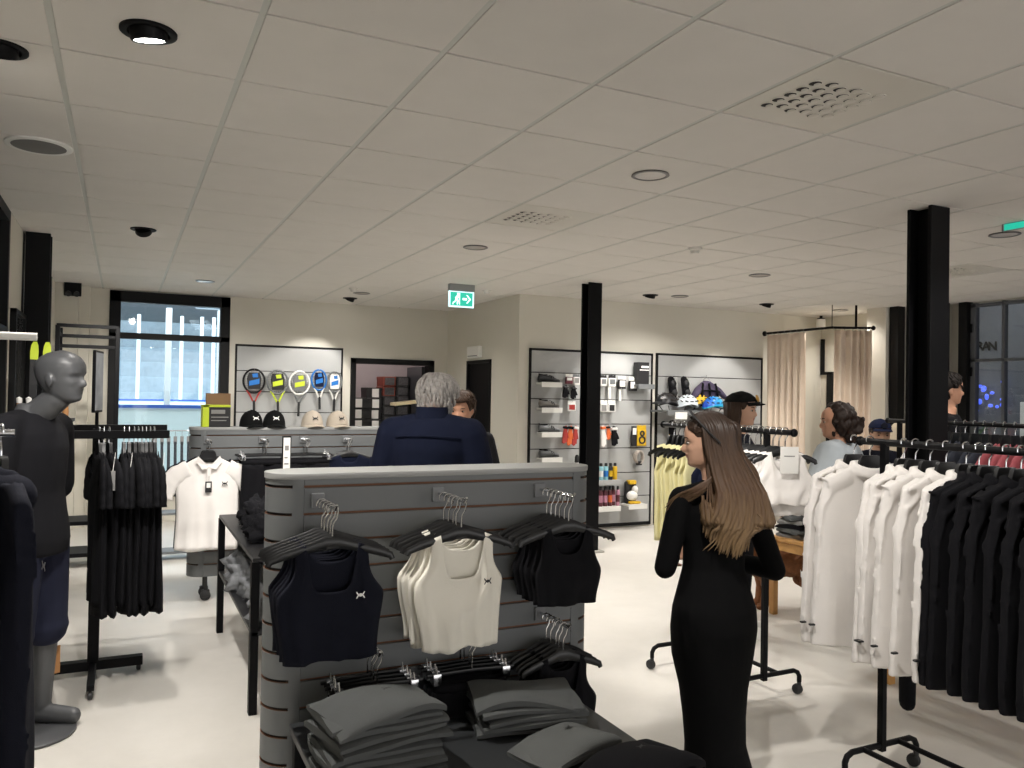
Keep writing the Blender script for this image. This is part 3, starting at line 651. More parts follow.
for k, (px, m, bd, lab) in enumerate([(601, 'maroon', 'pink', 'maroon bottle half hidden by the column'), (605.7, 'maroon', 'pink', 'second maroon bottle with pale pink band'), (610.5, 'maroon', 'orange', 'third maroon bottle with orange band'), (615.5, 'maroon', 'pink', 'maroon bottle beside the pink one'), (618.3, 'pink', 'maroon', 'pink bottle at the shelf end')]):
    q = at(px, 506, YP-.1); bottle(lab, (q.x, YP-(.085 if k != 3 else .045), p.z), .235, .027 if k != 4 else .024, M[m], M['dk_plastic'], M[bd], 'bottles on the lower shelf')
p = at(638, 504.5, YP-.2); shelf((p.x, 0, p.z), .27, .20, 'white shelf holding yellow and black boxed bundle', m=M['white_pl'])
t = thing('pedal_set', 'yellow and black packed pedal bundle leaning on low shelf', 'pedal set', (p.x-.03, YP-.11, p.z))
b = MB(); b.box((-.08, -.03, 0), (.07, .03, .27), bev=.02); b.xf(lambda v: V(v.x, v.y-v.z*.0+.03, v.z)); b.build('backing_card', M['dk_plastic'], t, smooth=False)
b = MB(); b.ell((-.01, -.02, .10), (.075, .05, .06), 14, 8); b.ell((.03, -.02, .17), (.04, .04, .05), 12, 8); b.build('pedal', M['card'], t)
b = MB(); b.box((-.06, -.035, .235), (.05, .045, .285), bev=.015); b.build('yellow_trim', M['yellow'], t, smooth=False); b = MB(); b.box((-.07, -.07, .004), (.09, -.02, .035), bev=.012); b.build('yellow_trim', M['yellow'], t, smooth=False)
p = at(577, 459, YP-.08); t = thing('spray_can', 'small white and black spray can behind the gondola top', 'spray can', (p.x, YP-.08, p.z-.10))
b = MB(); b.lathe([(.001, 0), (.03, 0), (.03, .06), (.001, .06)], n=16); b.build('can', M['card'], t); b = MB(); b.lathe([(.028, .06), (.028, .12), (.015, .15), (.001, .15)], n=16); b.build('cap', M['dk_plastic'], t)
shelf((p.x, 0, p.z-.10), .12, .12, 'little white shelf under the spray can')

# ------------------------------------------------------------------ helmets
def helmet(lab, p, rz, m, m2, visor, sx=.15, sy=.105, h=.135):
    t = thing('bicycle_helmet', lab, 'helmet', p, rz, group='bicycle helmets on the wall panel')
    b = MB(); n = 40; k = 12; rows = []
    for i in range(k):
        ph = math.pi/2*i/(k-1)*.985; row = []
        for a in range(n):
            th = 2*math.pi*a/n; rr = math.cos(ph)
            groove = .5+.5*math.cos(5*(math.sin(th))*2.2)      # front-to-back channels
            g = 1-.035*groove*math.sin(ph*2)
            x = sx*rr*math.cos(th)*g; y = sy*rr*math.sin(th)*g; z = h*math.sin(ph)*g+.012*math.cos(th)*rr
            if ph < .12: z += -.018*math.cos(2*th)
            row.append(V(x, y, z+.02))
        rows.append(row)
    b.grid(rows, wrap=True); b.add(rows[-1], [tuple(range(n))]); b.build('shell', m, t)
    b = MB()
    for el, n_, q in ((22, 5, .017), (48, 4, .016), (72, 3, .012)):
        for sd in (-1, 1):
            for kx in range(n_):
                az = math.radians(-58+116*kx/(n_-1)); ce_ = math.cos(math.radians(el)); b.ell((sx*math.sin(az)*ce_, sd*sy*math.cos(az)*ce_, h*math.sin(math.radians(el))+.02), (q*1.75, q*.5, q*.42), 10, 6, rot=Matrix.Rotation(-.5*math.sin(az), 3, 'Y'))
    b.build('vent_slot', M['groove'], t)
    b = MB(); b.tube([(sx*.985*math.cos(a), sy*.985*math.sin(a), .018-.018*math.cos(2*a)) for a in [2*math.pi*q/32 for q in range(32)]], .009, 6, closed=True); b.build('rim', m2, t)
    if visor:
        b = MB(); P = []
        for i in range(5):
            s = i/4; P.append([V(sx*(.88+.5*s)*math.cos(a*(1-.25*s)), sy*(.95)*math.sin(a), .055-.02*s-.02*math.sin(a)**2+(.0)) for a in [math.radians(-62+124*q/10) for q in range(11)]])
        b.grid(P); P2 = [[p_+V(0, 0, -.006) for p_ in r] for r in P]; b.grid(P2); b.build('visor', m2, t)
    b = MB()
    for s in (-1, 1): b.tube([(.05, s*sy*.9, .0), (.02, s*sy*.7, -.05), (.0, s*.03, -.085)], .005, 5)
    b.build('chin_strap', M['blackf'], t)
    b = MB(); b.tube([(0, YP-p[1]-.0 if rz == 0 else 0, -.0), (0, 0, .0)], .004, 6) if False else None
    return t
hw = mat('helmet_white', '#d3dde2', .3, var=.02); hb = mat('helmet_black', '#18191c', .4, var=.05)
def gradient_mat():
    m = mat('helmet_blue', '#1f6fd0', .3, var=0); nt = m.node_tree; b = nt.nodes['Principled BSDF']; tc = nt.nodes.new('ShaderNodeTexCoord'); sp = nt.nodes.new('ShaderNodeSeparateXYZ'); cr = nt.nodes.new('ShaderNodeValToRGB')
    mr = nt.nodes.new('ShaderNodeMapRange'); mr.inputs[1].default_value = -.14; mr.inputs[2].default_value = .14
    nt.links.new(tc.outputs['Object'], sp.inputs[0]); nt.links.new(sp.outputs[0], mr.inputs[0]); nt.links.new(mr.outputs[0], cr.inputs[0]); nt.links.new(cr.outputs[0], b.inputs['Base Color'])
    cr.color_ramp.elements[0].color = (*hx('#1c50c8'), 1); cr.color_ramp.elements[1].color = (*hx('#38b4d8'), 1); return m
for lab, px, py, rz, m, m2, vis, dy in [('matt black bicycle helmet with long visor', 667, 405.5, math.pi, hb, hb, True, .25), ('white bicycle helmet with dark vent slots', 687, 407, 0, hw, hw, False, .22),
                                         ('yellow bicycle helmet behind the white one', 699, 406, .3, M['yellow'], M['dk_plastic'], False, .12), ('glossy blue to cyan bicycle helmet with visor', 713, 408.5, 0, gradient_mat(), M['cyan'], True, .28)]:
    p = at(px, py, YP-dy); helmet(lab, (p.x, YP-dy, p.z), rz, m, m2, vis)
for lab, px, py, wd, m in [('grey shelf carrying the black and white helmets', 681, 410.5, .62, 'grey_lam'), ('grey shelf carrying the blue helmet', 712, 411.5, .46, 'grey_lam')]:
    p = at(px, py, YP-.22); shelf((p.x, 0, p.z), wd, .36, lab, m=M[m])
p = at(681, 416, YP-.37); t = thing('price_card', 'white price card below the white helmet', 'price card', (p.x, YP-.372, p.z)); b = MB(); b.box((-.09, -.004, -.04), (.09, 0, .045), bev=.002); b.build('card', M['card'], t, smooth=False)
# knee pads
for k, px in enumerate((671, 684)):
    p = at(px, 380, YP-.06); t = thing('knee_pad', ['black knee pad hanging over the black helmet', 'black knee pad hanging over the white helmet'][k], 'knee pad', p, group='knee pads on the wall panel')
    b = MB(); b.capsule((0, 0, 0), (.03, -.02, -.2), .05, .06, n=12, flat=.55, up=(1, 0, 0)); b.build('pad', M['blackf'], t)
    b = MB(); b.ell((.01, -.04, -.05), (.04, .02, .05), 12, 8); b.ell((.03, -.05, -.16), (.045, .02, .045), 12, 8); b.build('cap', M['dk_plastic'], t)
    b = MB(); b.tube([(0, -.055, .03), (.06, -.06, -.06), (.055, -.055, -.22)], .010, 6, 0, True, .4); b.build('strap', M['card'], t)
    b = MB(); b.tube([(0, .064, .04), (0, -.03, .04), (0, -.038, .052)], .003, 6); b.build('peg', M['chrome'], t)
for k, (px, py) in enumerate(((672, 424), (693, 424))):
    p = at(px, py, YP-.1); t = thing('knee_pad', ['black pad hanging below the black helmet', 'black pad hanging below the white price card'][k], 'knee pad', p, group='pads under the helmets')
    b = MB(); b.capsule((0, 0, 0), (.0, -.01, -.12), .05, .05, n=12, flat=.6, up=(1, 0, 0)); b.build('pad', M['blackf'], t); b = MB(); b.tube([(0, .104, .03), (0, -.01, .03)], .003, 6); b.build('peg', M['chrome'], t)
# purple-grey body protector / backpack
p = at(706, 381, YP-.10); t = thing('body_protector', 'purple grey padded protector vest hung above the blue helmet', 'protector vest', p)
b = MB(); b.chain([(-.02, 0, -.04), (-.14, -.02, -.12), (-.22, -.04, -.2)], [.06, .06, .05], n=12, flat=.7); b.chain([(.04, 0, -.04), (.18, -.02, -.12), (.27, -.04, -.2)], [.06, .06, .045], n=12, flat=.7); b.ell((.02, .0, -.16), (.17, .07, .14), 16, 10); b.build('vest', M['purple'], t, remesh=.012, sm=3)
b = MB()
for x in (-.1, 0, .1): b.tube([(x, -.06, -.03), (x*1.2, -.085, -.14), (x*1.3, -.075, -.26)], .014, 6)
b.tube([(-.16, -.06, -.13), (0, -.09, -.12), (.2, -.06, -.14)], .012, 6); b.build('strap', M['blackf'], t)
b = MB(); b.tube([(0, .1, .06), (0, .0, .06), (0, -.01, .075)], .004, 6); b.tube([(0, 0, .055), (-.03, 0, .02), (-.06, 0, -.02)], .003, 5); b.tube([(0, 0, .055), (.05, 0, .02), (.09, 0, -.02)], .003, 5); b.build('hook', M['chrome'], t)

# ------------------------------------------------------------------ tennis rackets on the back wall
YR = YB-.03
def racket(lab, px, py, h, wd, c1, c2, jacket, tilt=0.):
    p = at(px, py, YR-.05); t = thing('tennis_racket', lab, 'racket', p, group='rackets on the wall panel'); R = Matrix.Rotation(tilt, 3, 'Y'); hd = h*.5; zc = 0
    pts = [V(wd/2*math.cos(a), 0, hd/2*math.sin(a)) for a in [2*math.pi*k/32 for k in range(32)]]
    b = MB(); b.tube([R @ q for q in pts], .012, 8, closed=True); b.build('frame_hoop', c1, t)
    b = MB()
    for s in (-1, 1): b.tube([R @ V(s*wd*.36, 0, -hd*.34), R @ V(s*wd*.2, 0, -hd*.58), R @ V(s*.012, 0, -hd*.86)], .011, 8)
    b.build('throat', c2, t)
    b = MB(); b.tube([R @ V(0, 0, -hd*.82), R @ V(0, 0, -hd*1.45)], .015, 8); b.build('grip', M['dk_plastic'], t)
    b = MB()
    for k in range(-4, 5): x = wd*.46*k/5; zz = hd/2*math.sqrt(1-(2*x/wd)**2); b.tube([R @ V(x, 0, -zz), R @ V(x, 0, zz)], .0012, 4)
    for k in range(-5, 6): z = hd*.46*k/6; xx = wd/2*math.sqrt(1-(2*z/hd)**2); b.tube([R @ V(-xx, 0, z), R @ V(xx, 0, z)], .0012, 4)
    b.build('strings', M['card'], t)
    b = MB(); b.prism([R @ V(x*wd, -.016, z*hd) for x, z in ((-.26, .36), (.26, .36), (.34, .1), (.28, -.34), (-.28, -.34), (-.34, .1))], (0, -.006, 0)); b.build('card_insert', jacket[0], t, smooth=False)
    b = MB(); b.prism([R @ V(x*wd, -.023, z*hd) for x, z in ((-.24, .0), (.24, .1), (.24, -.12), (-.24, -.2))], (0, -.003, 0)); b.prism([R @ V(x*wd, -.023, z*hd) for x, z in ((-.1, .3), (.16, .33), (.18, .16), (-.06, .15))], (0, -.003, 0)); b.build('print', jacket[1], t, smooth=False)
    b = MB(); b.tube([(0, .05, hd*.48), (0, -.02, hd*.48), (0, -.028, hd*.48+.012)], .003, 6); b.build('peg', M['chrome'], t)
rk = [('black and red tennis racket with blue card', 254, 381, 'black_frame', 'red', ('dk_plastic', 'blue'), .56), ('grey tennis racket with lime green card', 277.5, 382, 'grey_lam', 'lime', ('dk_plastic', 'lime'), .56), ('silver tennis racket with white and lime card', 299.5, 383, 'white_pl', 'grey_lam', ('grey_lam', 'lime'), .56),
      ('short racket in a bright blue cover', 319, 380, 'blue', 'white_pl', ('navy_cap', 'blue'), .5), ('white and grey racket nearest the panel edge', 334.5, 382, 'grey_lam', 'white_pl', ('card', 'blue'), .5)]
for lab, px, py, c1, c2, j, h in rk: racket(lab, px, py, h*1.05, .255 if h > .55 else .19, M[c1], M[c2], (M[j[0]], M[j[1]]), tilt=rnd.uniform(-.05, .05))

# ------------------------------------------------------------------ storeroom doorway: frame, open leaf, boxes
b = MB(); y0, y1 = YB-.03, YB+.18
for a, c in [((DX0, y0, 0), (DX0+.07, y1, DZ1)), ((DX1-.07, y0, 0), (DX1, y1, DZ1)), ((DX0, y0, DZ1-.07), (DX1, y1, DZ1))]: b.box(a, c, bev=.004)
dr = struct(b.build('door_1', M['black_frame'], smooth=False))
b = MB(); b.box((DX1-.12, YB+.16, .02), (DX1-.07, YB+.80, DZ1-.08), bev=.004); b.build('door_leaf', mat('door_dark', '#232326', .5, var=.05), dr, smooth=False)
b = MB(); b.cyl((DX1-.15, YB+.7, 1.02), (DX1-.15, YB+.58, 1.02), .011, 10); b.cyl((DX1-.15, YB+.7, 1.02), (DX1-.12, YB+.7, 1.02), .009, 10); b.build('door_handle', M['chrome'], dr)
st = mat('storeroom_wall', '#a49a9c', .85, var=.03)
b = MB(); b.box((2.2, 12.1, 0), (4.6, 12.2, CEIL)); b.box((2.2, YB+.16, 0), (2.3, 12.1, CEIL)); b.box((4.5, YB+.16, 0), (4.6, 12.1, CEIL)); b.box((2.2, YB+.16, CEIL-.2), (4.6, 12.2, CEIL-.1)); struct(b.build('wall_storeroom', st, smooth=False))
b = MB(); b.box((2.2, 11.4, -.08), (4.6, 12.2, -.001)); struct(b.build('floor_storeroom', M['floor'], smooth=False))
lamp('storeroom_lamp', 'POINT', (3.2, 11.0, 2.4), 16, (1, .93, .88), size=.1)
def carton(lab, p, dims, m, face, group, spot=None):
    t = thing('shoe_box', lab, 'box', p, group=group); a, d, h = dims
    b = MB(); b.box((-a/2, 0, 0), (a/2, d, h), bev=.004); b.build('carton', m, t, smooth=False)
    b = MB(); b.box((-a/2-.004, -.004, h*.72), (a/2+.004, d+.004, h+.003), bev=.003); b.build('lid', m, t, smooth=False)
    b = MB(); x0, x1, z0, z1 = face; b.box((x0*a/2, -.0055, z0*h), (x1*a/2, -.003, z1*h), bev=.0008); b.build('label_sticker', spot or M['card'], t, smooth=False)
    return t
YK = YB+.62
cols = [(358.5, [(420.5, 429), (407.5, 415.5), (397.5, 405.5)], 'white'), (373.5, [(421.5, 430), (409, 417.5), (399, 408.5), (387.5, 397.5)], 'white')]
cn = ['stack by the door jamb', 'taller stack of white labelled boxes']
for ci, (px, rows, _) in enumerate(cols):
    a = at(px, rows[0][1], YK); hh = .145
    n = len(rows)+3
    for k in range(n+1):
        z = .62+k*hh
    tops = [at(px, r[0], YK).z for r in rows]
    base = at(px, rows[0][1], YK).z
    ntot = int(round((tops[-1]-0.02)/.155)); h = tops[-1]/ntot
    for k in range(ntot):
        from_top = ntot-1-k
        carton('white labelled black box, %s from the top of the %s' % (ORD[from_top], cn[ci]), (a.x, YK-(.02 if k % 2 else 0), k*h+.0005), (.22, .3, h-.006), M['dk_plastic'], (-.55, .35, .08, .92) if ci == 0 else (-.3, .6, .08, .92), 'white labelled boxes in storeroom')
for ci, px in enumerate((388.5, 402)):
    a = at(px, 430, YK+.02); top = at(px, 376.5, YK+.02).z; n = 13; h = top/n
    for k in range(n):
        ft = n-1-k
        carton('dark pictured shoe box, %s from the top of the %s stack' % (ORD[ft], ['rust sided', 'open door'][ci]), (a.x, YK+.02+(.01 if k % 2 else 0), k*h+.0005), (.185, .32, h-.006), M['rust'] if (ft < 2 and ci == 0) else M['dk_plastic'], (-.72, .8, .12, .92), 'shoe boxes in storeroom', spot=mat('shoe_picture', '#3d3c3e', .5, var=.9, vscale=35))
p = at(406, 403.2, YB-.4); t = thing('wood_shelf_end', 'pale wooden board end sticking out beside the grey haired man', 'board', (p.x, YB-.4, p.z)); b = MB(); b.box((-.14, -.0, -.02), (.2, .25, .02), bev=.004); b.xf(lambda v: V(v.x, v.y, v.z+v.x*.12)); b.build('board', mat('light_board', '#d9c9a4', .5, var=.06), t, smooth=False)
b = MB(); b.cyl((.12, .2, -.02), (.12, .2, -p.z), .02, 10); b.build('leg', M['black_metal'], t)
# black side door, white box over it
b = MB()
for a, c in [((XS-.02, 9.0, 0), (XS+.1, 9.04, 2.03)), ((XS-.02, 9.72, 0), (XS+.1, 9.76, 2.03)), ((XS-.02, 9.0, 1.99), (XS+.1, 9.76, 2.03))]: b.box(a, c, bev=.003)
d2 = struct(b.build('door_2', M['black_frame'], smooth=False))
b = MB(); b.box((XS+.02, 9.03, .01), (XS+.06, 9.73, 2.0), bev=.003); b.build('door_leaf', M['black_metal'], d2, smooth=False)
b = MB(); b.lathe([(.02, 0), (.02, .012), (.001, .012)], (XS+.02, 9.12, 1.0), 14, axis=(-1, 0, 0)); b.cyl((XS-.03, 9.12, 1.0), (XS-.03, 9.25, 1.0), .009, 10); b.cyl((XS+.02, 9.12, 1.0), (XS-.03, 9.12, 1.0), .008, 10); b.build('door_handle', M['chrome'], d2)
t = thing('wall_box', 'white box mounted over the black side door', 'wall box', (XS, 9.47, 2.06)); b = MB(); b.box((-.06, -.19, 0), (0, .19, .15), bev=.012); b.build('housing', M['white_pl'], t, smooth=False); b = MB(); b.box((-.063, -.15, .02), (-.06, .15, .03)); b.build('slot', M['grey_lam'], t, smooth=False)
p = atx(496.5, 446, XS); t = thing('light_switch', 'white wall switch beside the black side door', 'switch', (XS, p.y, p.z)); b = MB(); b.box((-.012, -.04, -.04), (0, .04, .04), bev=.004); b.build('plate', M['white_pl'], t, smooth=False); b = MB(); b.box((-.017, -.025, -.025), (-.012, .025, .025), bev=.003); b.build('rocker', M['card'], t, smooth=False)

# ------------------------------------------------------------------ fitting rooms: rail, curtains, black partition frame, camera
ZR = 2.48
rp = [atz(772.5, 333, ZR), atz(832, 327.5, ZR), atz(856, 328, ZR), atz(873.5, 328, ZR)]
rp[0].y = YD
t = thing('curtain_rail', 'black curtain rail hung in front of the fitting rooms', 'curtain rail', (rp[1].x, rp[1].y, ZR)); o = rp[1].copy()
b = MB(); b.tube([rp[0]-o, (rp[0]+rp[1])/2-o, rp[1]-o, rp[2]-o, rp[3]-o], .016, 10); b.build('rail', M['black_metal'], t)
b = MB(); b.lathe([(.035, 0), (.035, -.012), (.001, -.012)], rp[0]-o, 16, axis=(0, 1, 0)); b.ell(rp[3]-o, (.026, .026, .03), 12, 8); b.build('end_cap', M['black_metal'], t)
b = MB(); b.cyl((0, 0, 0), (0, 0, CEIL-ZR), .005, 8); b.build('hanger_wire', M['steel_black'], t)
q = rp[2]-o; b = MB(); b.cyl(q, q+V(0, 0, CEIL-ZR), .014, 10); b.build('hanger_rod', M['black_metal'], t)
def curtain(lab, pts, ztop, zbot, folds, amp, seed):
    r = random.Random(seed); n = folds*12; t = thing('curtain', lab, 'curtain', (pts[0].x, pts[0].y, 0)); o = V(pts[0].x, pts[0].y, 0)
    def P(u):
        k = u*(len(pts)-1); i = min(int(k), len(pts)-2); return pts[i].lerp(pts[i+1], k-i)
    rows = []; ph = [r.uniform(0, 6.28) for _ in range(4)]
    for i in range(22):
        v = i/21; row = []
        for a in range(n+1):
            u = a/n; p = P(u); d = (P(min(1, u+.01))-P(max(0, u-.01))).normalized(); nn = V(-d.y, d.x, 0)
            off = amp*(math.sin(u*folds*2*math.pi+.6*math.sin(v*2+ph[0]))*(.75+.25*v)+.35*math.sin(u*folds*3.1*math.pi+ph[1]+v*1.3)+.02*math.sin(v*30))
            row.append(V(p.x-o.x+nn.x*off, p.y-o.y+nn.y*off, lerp(ztop, zbot, v)+.004*math.sin(u*40)))
        rows.append(row)
    b = MB(); b.grid(rows); c = b.build('cloth', M['curtain'], t, ang=0); s = c.modifiers.new('thick', 'SOLIDIFY'); s.thickness = .004
    b = MB()
    for k in range(folds+1):
        p = P(k/folds)-o; p.z = ztop+.02; b.tube([p+V(.022*math.cos(a), 0, .022*math.sin(a)) for a in [2*math.pi*j/12 for j in range(12)]], .003, 5, closed=True)
    b.build('ring', M['chrome'], t)
def Rl(px, py): return atz(px, py, ZR)
ya, yb_ = V(lerp(rp[0].x, rp[1].x, .05), lerp(rp[0].y, rp[1].y, .05), 0), V(lerp(rp[0].x, rp[1].x, .62), lerp(rp[0].y, rp[1].y, .62), 0)
curtain('pale beige curtain next to the display wall corner', [ya, yb_], ZR-.03, .06, 6, .035, 1)
c0 = V(*lerp(rp[1], rp[2], .12).xy, 0); c1 = V(*rp[2].xy, 0); c2 = V(*lerp(rp[2], rp[3], .9).xy, 0)
curtain('warm beige curtain next to the white pier', [c0, c1, c2], ZR-.03, .06, 5, .04, 2)
p = ce(823, 317); t = thing('wall_speaker', 'white cylindrical device with black mount in the ceiling corner', 'speaker', (8.60, 8.05, CEIL)); b = MB(); b.lathe([(.055, -.19), (.06, -.18), (.06, -.06), (.055, -.05)], n=20); b.build('body', M['white_pl'], t); b = MB(); b.lathe([(.02, 0), (.02, -.05)], n=12); b.lathe([(.055, -.05), (.05, -.035), (.001, -.035)], n=16); b.build('mount', M['black_metal'], t)
b = MB(); 
xq = XR-.02
q0, q1, q2 = atx(823, 329, xq), atx(824, 372, xq), atx(830.5, 373, xq)
b.box((xq-.02, q0.y-.02, q1.z), (xq+.02, q0.y+.02, 2.45)); b.box((xq-.02, q2.y-.03, q1.z-.04), (xq+.02, q0.y+.02, q1.z)); b.box((xq-.02, q2.y-.05, 0), (xq+.02, q2.y+.05, q1.z-.0)); struct(b.build('trim_3', M['black_frame'], smooth=False))
# ================================================================== GONDOLAS
def gondola(label, x0, x1, yf, dep, ztop, z0, grooves, shade, loc=None):
    t = thing('display_gondola', label, 'gondola', ((x0+x1)/2, yf+dep/2, 0)); ox, oy = (x0+x1)/2, yf+dep/2; r = dep/2; xa, xb = x0+r-ox, x1-r-ox
    gs = sorted(grooves); gh = .0045
    zs = [z0]+gs+[ztop-.0]
    b = MB()
    for a, c in zip(zs[:-1], zs[1:]):
        za = a+(gh if a in gs else 0); zc = c-(gh if c in gs else 0)
        b.box((xa+.001, -r, za), (xb-.001, -r+.016, zc), bev=.0015); b.box((xa+.001, r-.016, za), (xb-.001, r, zc), bev=.0015)
    b.build('slat_panel', shade, t, smooth=False)
    b = MB(); b.box((xa, -r+.011, z0+.002), (xb, r-.011, ztop-.004)); b.build('panel_core', M['core'], t, smooth=False)
    for s, xc in ((-1, xa), (1, xb)):
        b = MB(); n = 36; rowz = [z0]
        for g in gs: rowz += [g-gh-.0008, g-gh, g+gh, g+gh+.0008]
        rowz.append(ztop); P = []; ins = []
        for z in rowz:
            row = []
            for k in range(n+1):
                ph = math.pi*k/n; deg = 180*k/n
                slot = any(abs(z-g) <= gh+1e-6 for g in gs) and 22 < deg < 158
                rr = r-(.009 if slot else 0)
                row.append(V(xc+s*rr*math.sin(ph), -rr*math.cos(ph), z))
            P.append(row)
        b.grid(P)
        W_ = n+1
        for fi, f in enumerate(b.f):
            i = fi//n; k = fi % n; zm = (rowz[i]+rowz[i+1])/2
            g = min(gs, key=lambda q: abs(q-zm)); deg = 180*(k+.5)/n
            if abs(zm-g) < gh and 20 < deg < 160: b.mi[fi] = 1
            elif abs(zm-g) < gh+.001 and 20 < deg < 160: b.mi[fi] = 2
        b.build('end_cap', [shade, M['groove'], M['core']], t, ang=30)
    b = MB(); pts = []
    for k in range(25): ph = math.pi*k/24; pts.append((xa-(r+.004)*math.sin(ph), -(r+.004)*math.cos(ph)))
    for k in range(25): ph = math.pi*k/24; pts.append((xb+(r+.004)*math.sin(ph), (r+.004)*math.cos(ph)))
    rr = []
    for z, q in ((ztop, .985), (ztop+.004, 1), (ztop+.016, 1), (ztop+.02, .985)): rr.append([V(x*1, y*q, z) for x, y in pts])
    b.rings(rr); b.build('top_board', mat('gondola_top', '#9b9c9a', .55, var=.02), t, ang=30)
    if z0 > .05:
        for sx in (xa+.02, xb-.02):
            for sy in (-.6, .6):
                c = MB(); c.lathe([(.03, -.014), (.038, -.010), (.038, .010), (.03, .014)], (sx, sy*r+.01, .0395), 20, axis=(0, 1, 0)); c.box((sx-.03, sy*r-.02, .03), (sx+.03, sy*r+.02, .085), bev=.008); c.cyl((sx, sy*r, .08), (sx, sy*r, z0), .012, 10); c.build('caster', M['dk_plastic'], t)
    return t
GYF = 2.84
grooves_front = [1.250-.0963*k for k in range(12)]
gondola('grey slatted display stand with rounded ends hung with crop tops', 0.465, 1.775, GYF, .225, 1.275, .06, grooves_front, M['grey_lam'])
gondola('grey slatted display stand on casters behind the white polo shirt', 0.46, 2.35, 6.40, .225, 1.285, .19, [1.245-.0963*k for k in range(11)], M['grey_lam'])

# ================================================================== HANGERS
def hanger_proto(label, group, clip=False, neck=.10, wd=.2, block=True):
    t = thing('clip_hanger' if clip else 'clothes_hanger', label, 'hanger', (0, 0, -50), group=group)
    b = MB(); pts = [V(.018*math.cos(a)*1.0, 0, .018*math.sin(a)) for a in [math.radians(-40+220*k/14) for k in range(15)]]
    pts = pts[::-1]   # starts on the far side, ends at -40deg
    pts = [V(-.018*math.cos(math.radians(d)), 0, .006+.018*math.sin(math.radians(d))) for d in range(-20, 201, 20)]
    pts += [V(.012, 0, -.02), V(.002, 0, -.035), V(0, 0, -.05), V(0, 0, -neck+.005)]
    b.tube(pts, .0029, 6); b.build('hook', M['chrome'], t)
    b = MB(); az = -.022 if block else 0
    if not clip:
        P = [(-wd, -.062), (-wd*.97, -.048), (-wd*.78, -.034), (-wd*.5, -.018), (-wd*.25, -.005), (-.02, .004), (.02, .004), (wd*.25, -.005), (wd*.5, -.018), (wd*.78, -.034), (wd*.97, -.048), (wd, -.062)]
        b.tube([V(x, 0, -neck+z+az) for x, z in P], [.009, .012, .014, .015, .018, .022, .022, .018, .015, .014, .012, .009], 8, 0, True, .42, up=(0, 0, 1))
        if not block: b.box((-.022, -.007, -neck-.018), (.022, .007, -neck+.016), bev=.004)
        else: b.prism([V(-.060, -.008, -neck-.022), V(.060, -.008, -neck-.022), V(.045, -.008, -neck+.032), V(.038, -.008, -neck+.040), V(-.038, -.008, -neck+.040), V(-.045, -.008, -neck+.032)], (0, .016, 0))
        b.build('body', M['plastic'], t)
    else:
        b.tube([V(-wd, 0, -neck), V(-.02, 0, -neck+.004), V(.02, 0, -neck+.004), V(wd, 0, -neck)], .007, 8, 0, True, .6, up=(0, 0, 1)); b.build('body', M['plastic'], t)
        for s in (-1, 1):
            c = MB(); c.box((s*wd*.8-.016, -.014, -neck-.035), (s*wd*.8+.016, .014, -neck+.008), bev=.004); c.tube([(s*wd*.8, -.012, -neck+.005), (s*wd*.8, 0, -neck+.03), (s*wd*.8, .012, -neck+.005)], .0025, 6); c.build('clip', M['chrome'], t)
    return t
HP = {}
def hang(label, group, loc, rz=0., clip=False, kind='std'):
    key = (clip, kind)
    if key not in HP:
        HP[key] = hanger_proto(label, group, clip, wd=.2 if kind in ('std', 'slim') else .165, block=kind == 'std'); t = HP[key]; t.location = loc; t.rotation_euler = (0, 0, rz); return t
    return dup(HP[key], loc, rz, label, group)

# ================================================================== GARMENTS (hang from z=0 at the hanger neck, front is -y)
def sheet_top(b, W, L, nw, ndf, ndb, shx, shd, armd, t, hem, amp, nf, seed, arm_pow=1.0, nv=20, closed=False):
    PP = []
    r = random.Random(seed); ph = [r.uniform(0, 6.28) for _ in range(6)]
    us = []
    q = nw/shx
    for k in range(11): us.append(-q+2*q*k/10)
    side = [q+(1-q)*k/6 for k in range(1, 7)]
    us = [-s for s in side[::-1]]+us+side
    for sg, nd in ((-1, ndf), (1, ndb)):
        P = []
        for i in range(nv+1):
            v = i/nv; row = []
            for u in us:
                x0 = abs(u)*shx
                zt = -nd*(1-(x0/nw)**3.6) if x0 < nw else -shd*(x0-nw)/(shx-nw)
                z = zt+(-L-zt)*v; dep = -z
                if dep < armd: k = max(0, dep-shd*.3)/(armd-shd*.3); hw = shx+(W/2-shx)*(sstep(0, 1, k**arm_pow))
                else: hw = lerp(W/2, hem, sstep(armd, L, dep))
                x = u*hw
                th = t*math.sqrt(max(0, 1-u*u*.995))*(.35+.65*sstep(0, .5, v)) if not closed else t*(.30+.70*math.sqrt(max(0, 1-u*u)))*(.5+.5*sstep(0, .4, v))
                vv = sstep(.1, 1, v)
                f = amp*vv*(math.sin(u*nf+ph[0]+v*1.2)+.5*math.sin(u*nf*1.9+ph[1]-v*2))*(1-abs(u)**6)
                f += .4*amp*math.sin(v*9+u*3+ph[2])*(1-u*u)
                y = sg*th + f + amp*.8*math.sin(u*2+ph[3])*vv
                row.append(V(x+.4*amp*math.sin(v*7+ph[4]), y, z+ (.5*amp*math.sin(u*5+ph[5]) if i == nv else 0)))
            P.append(row)
        b.grid(P); PP.append(P)
    if closed: b.grid([PP[0][0], PP[1][0]]); b.grid([PP[0][-1], PP[1][-1]]); b.grid([[r_[0] for r_ in PP[0]], [r_[0] for r_ in PP[1]]]); b.grid([[r_[-1] for r_ in PP[0]], [r_[-1] for r_ in PP[1]]])
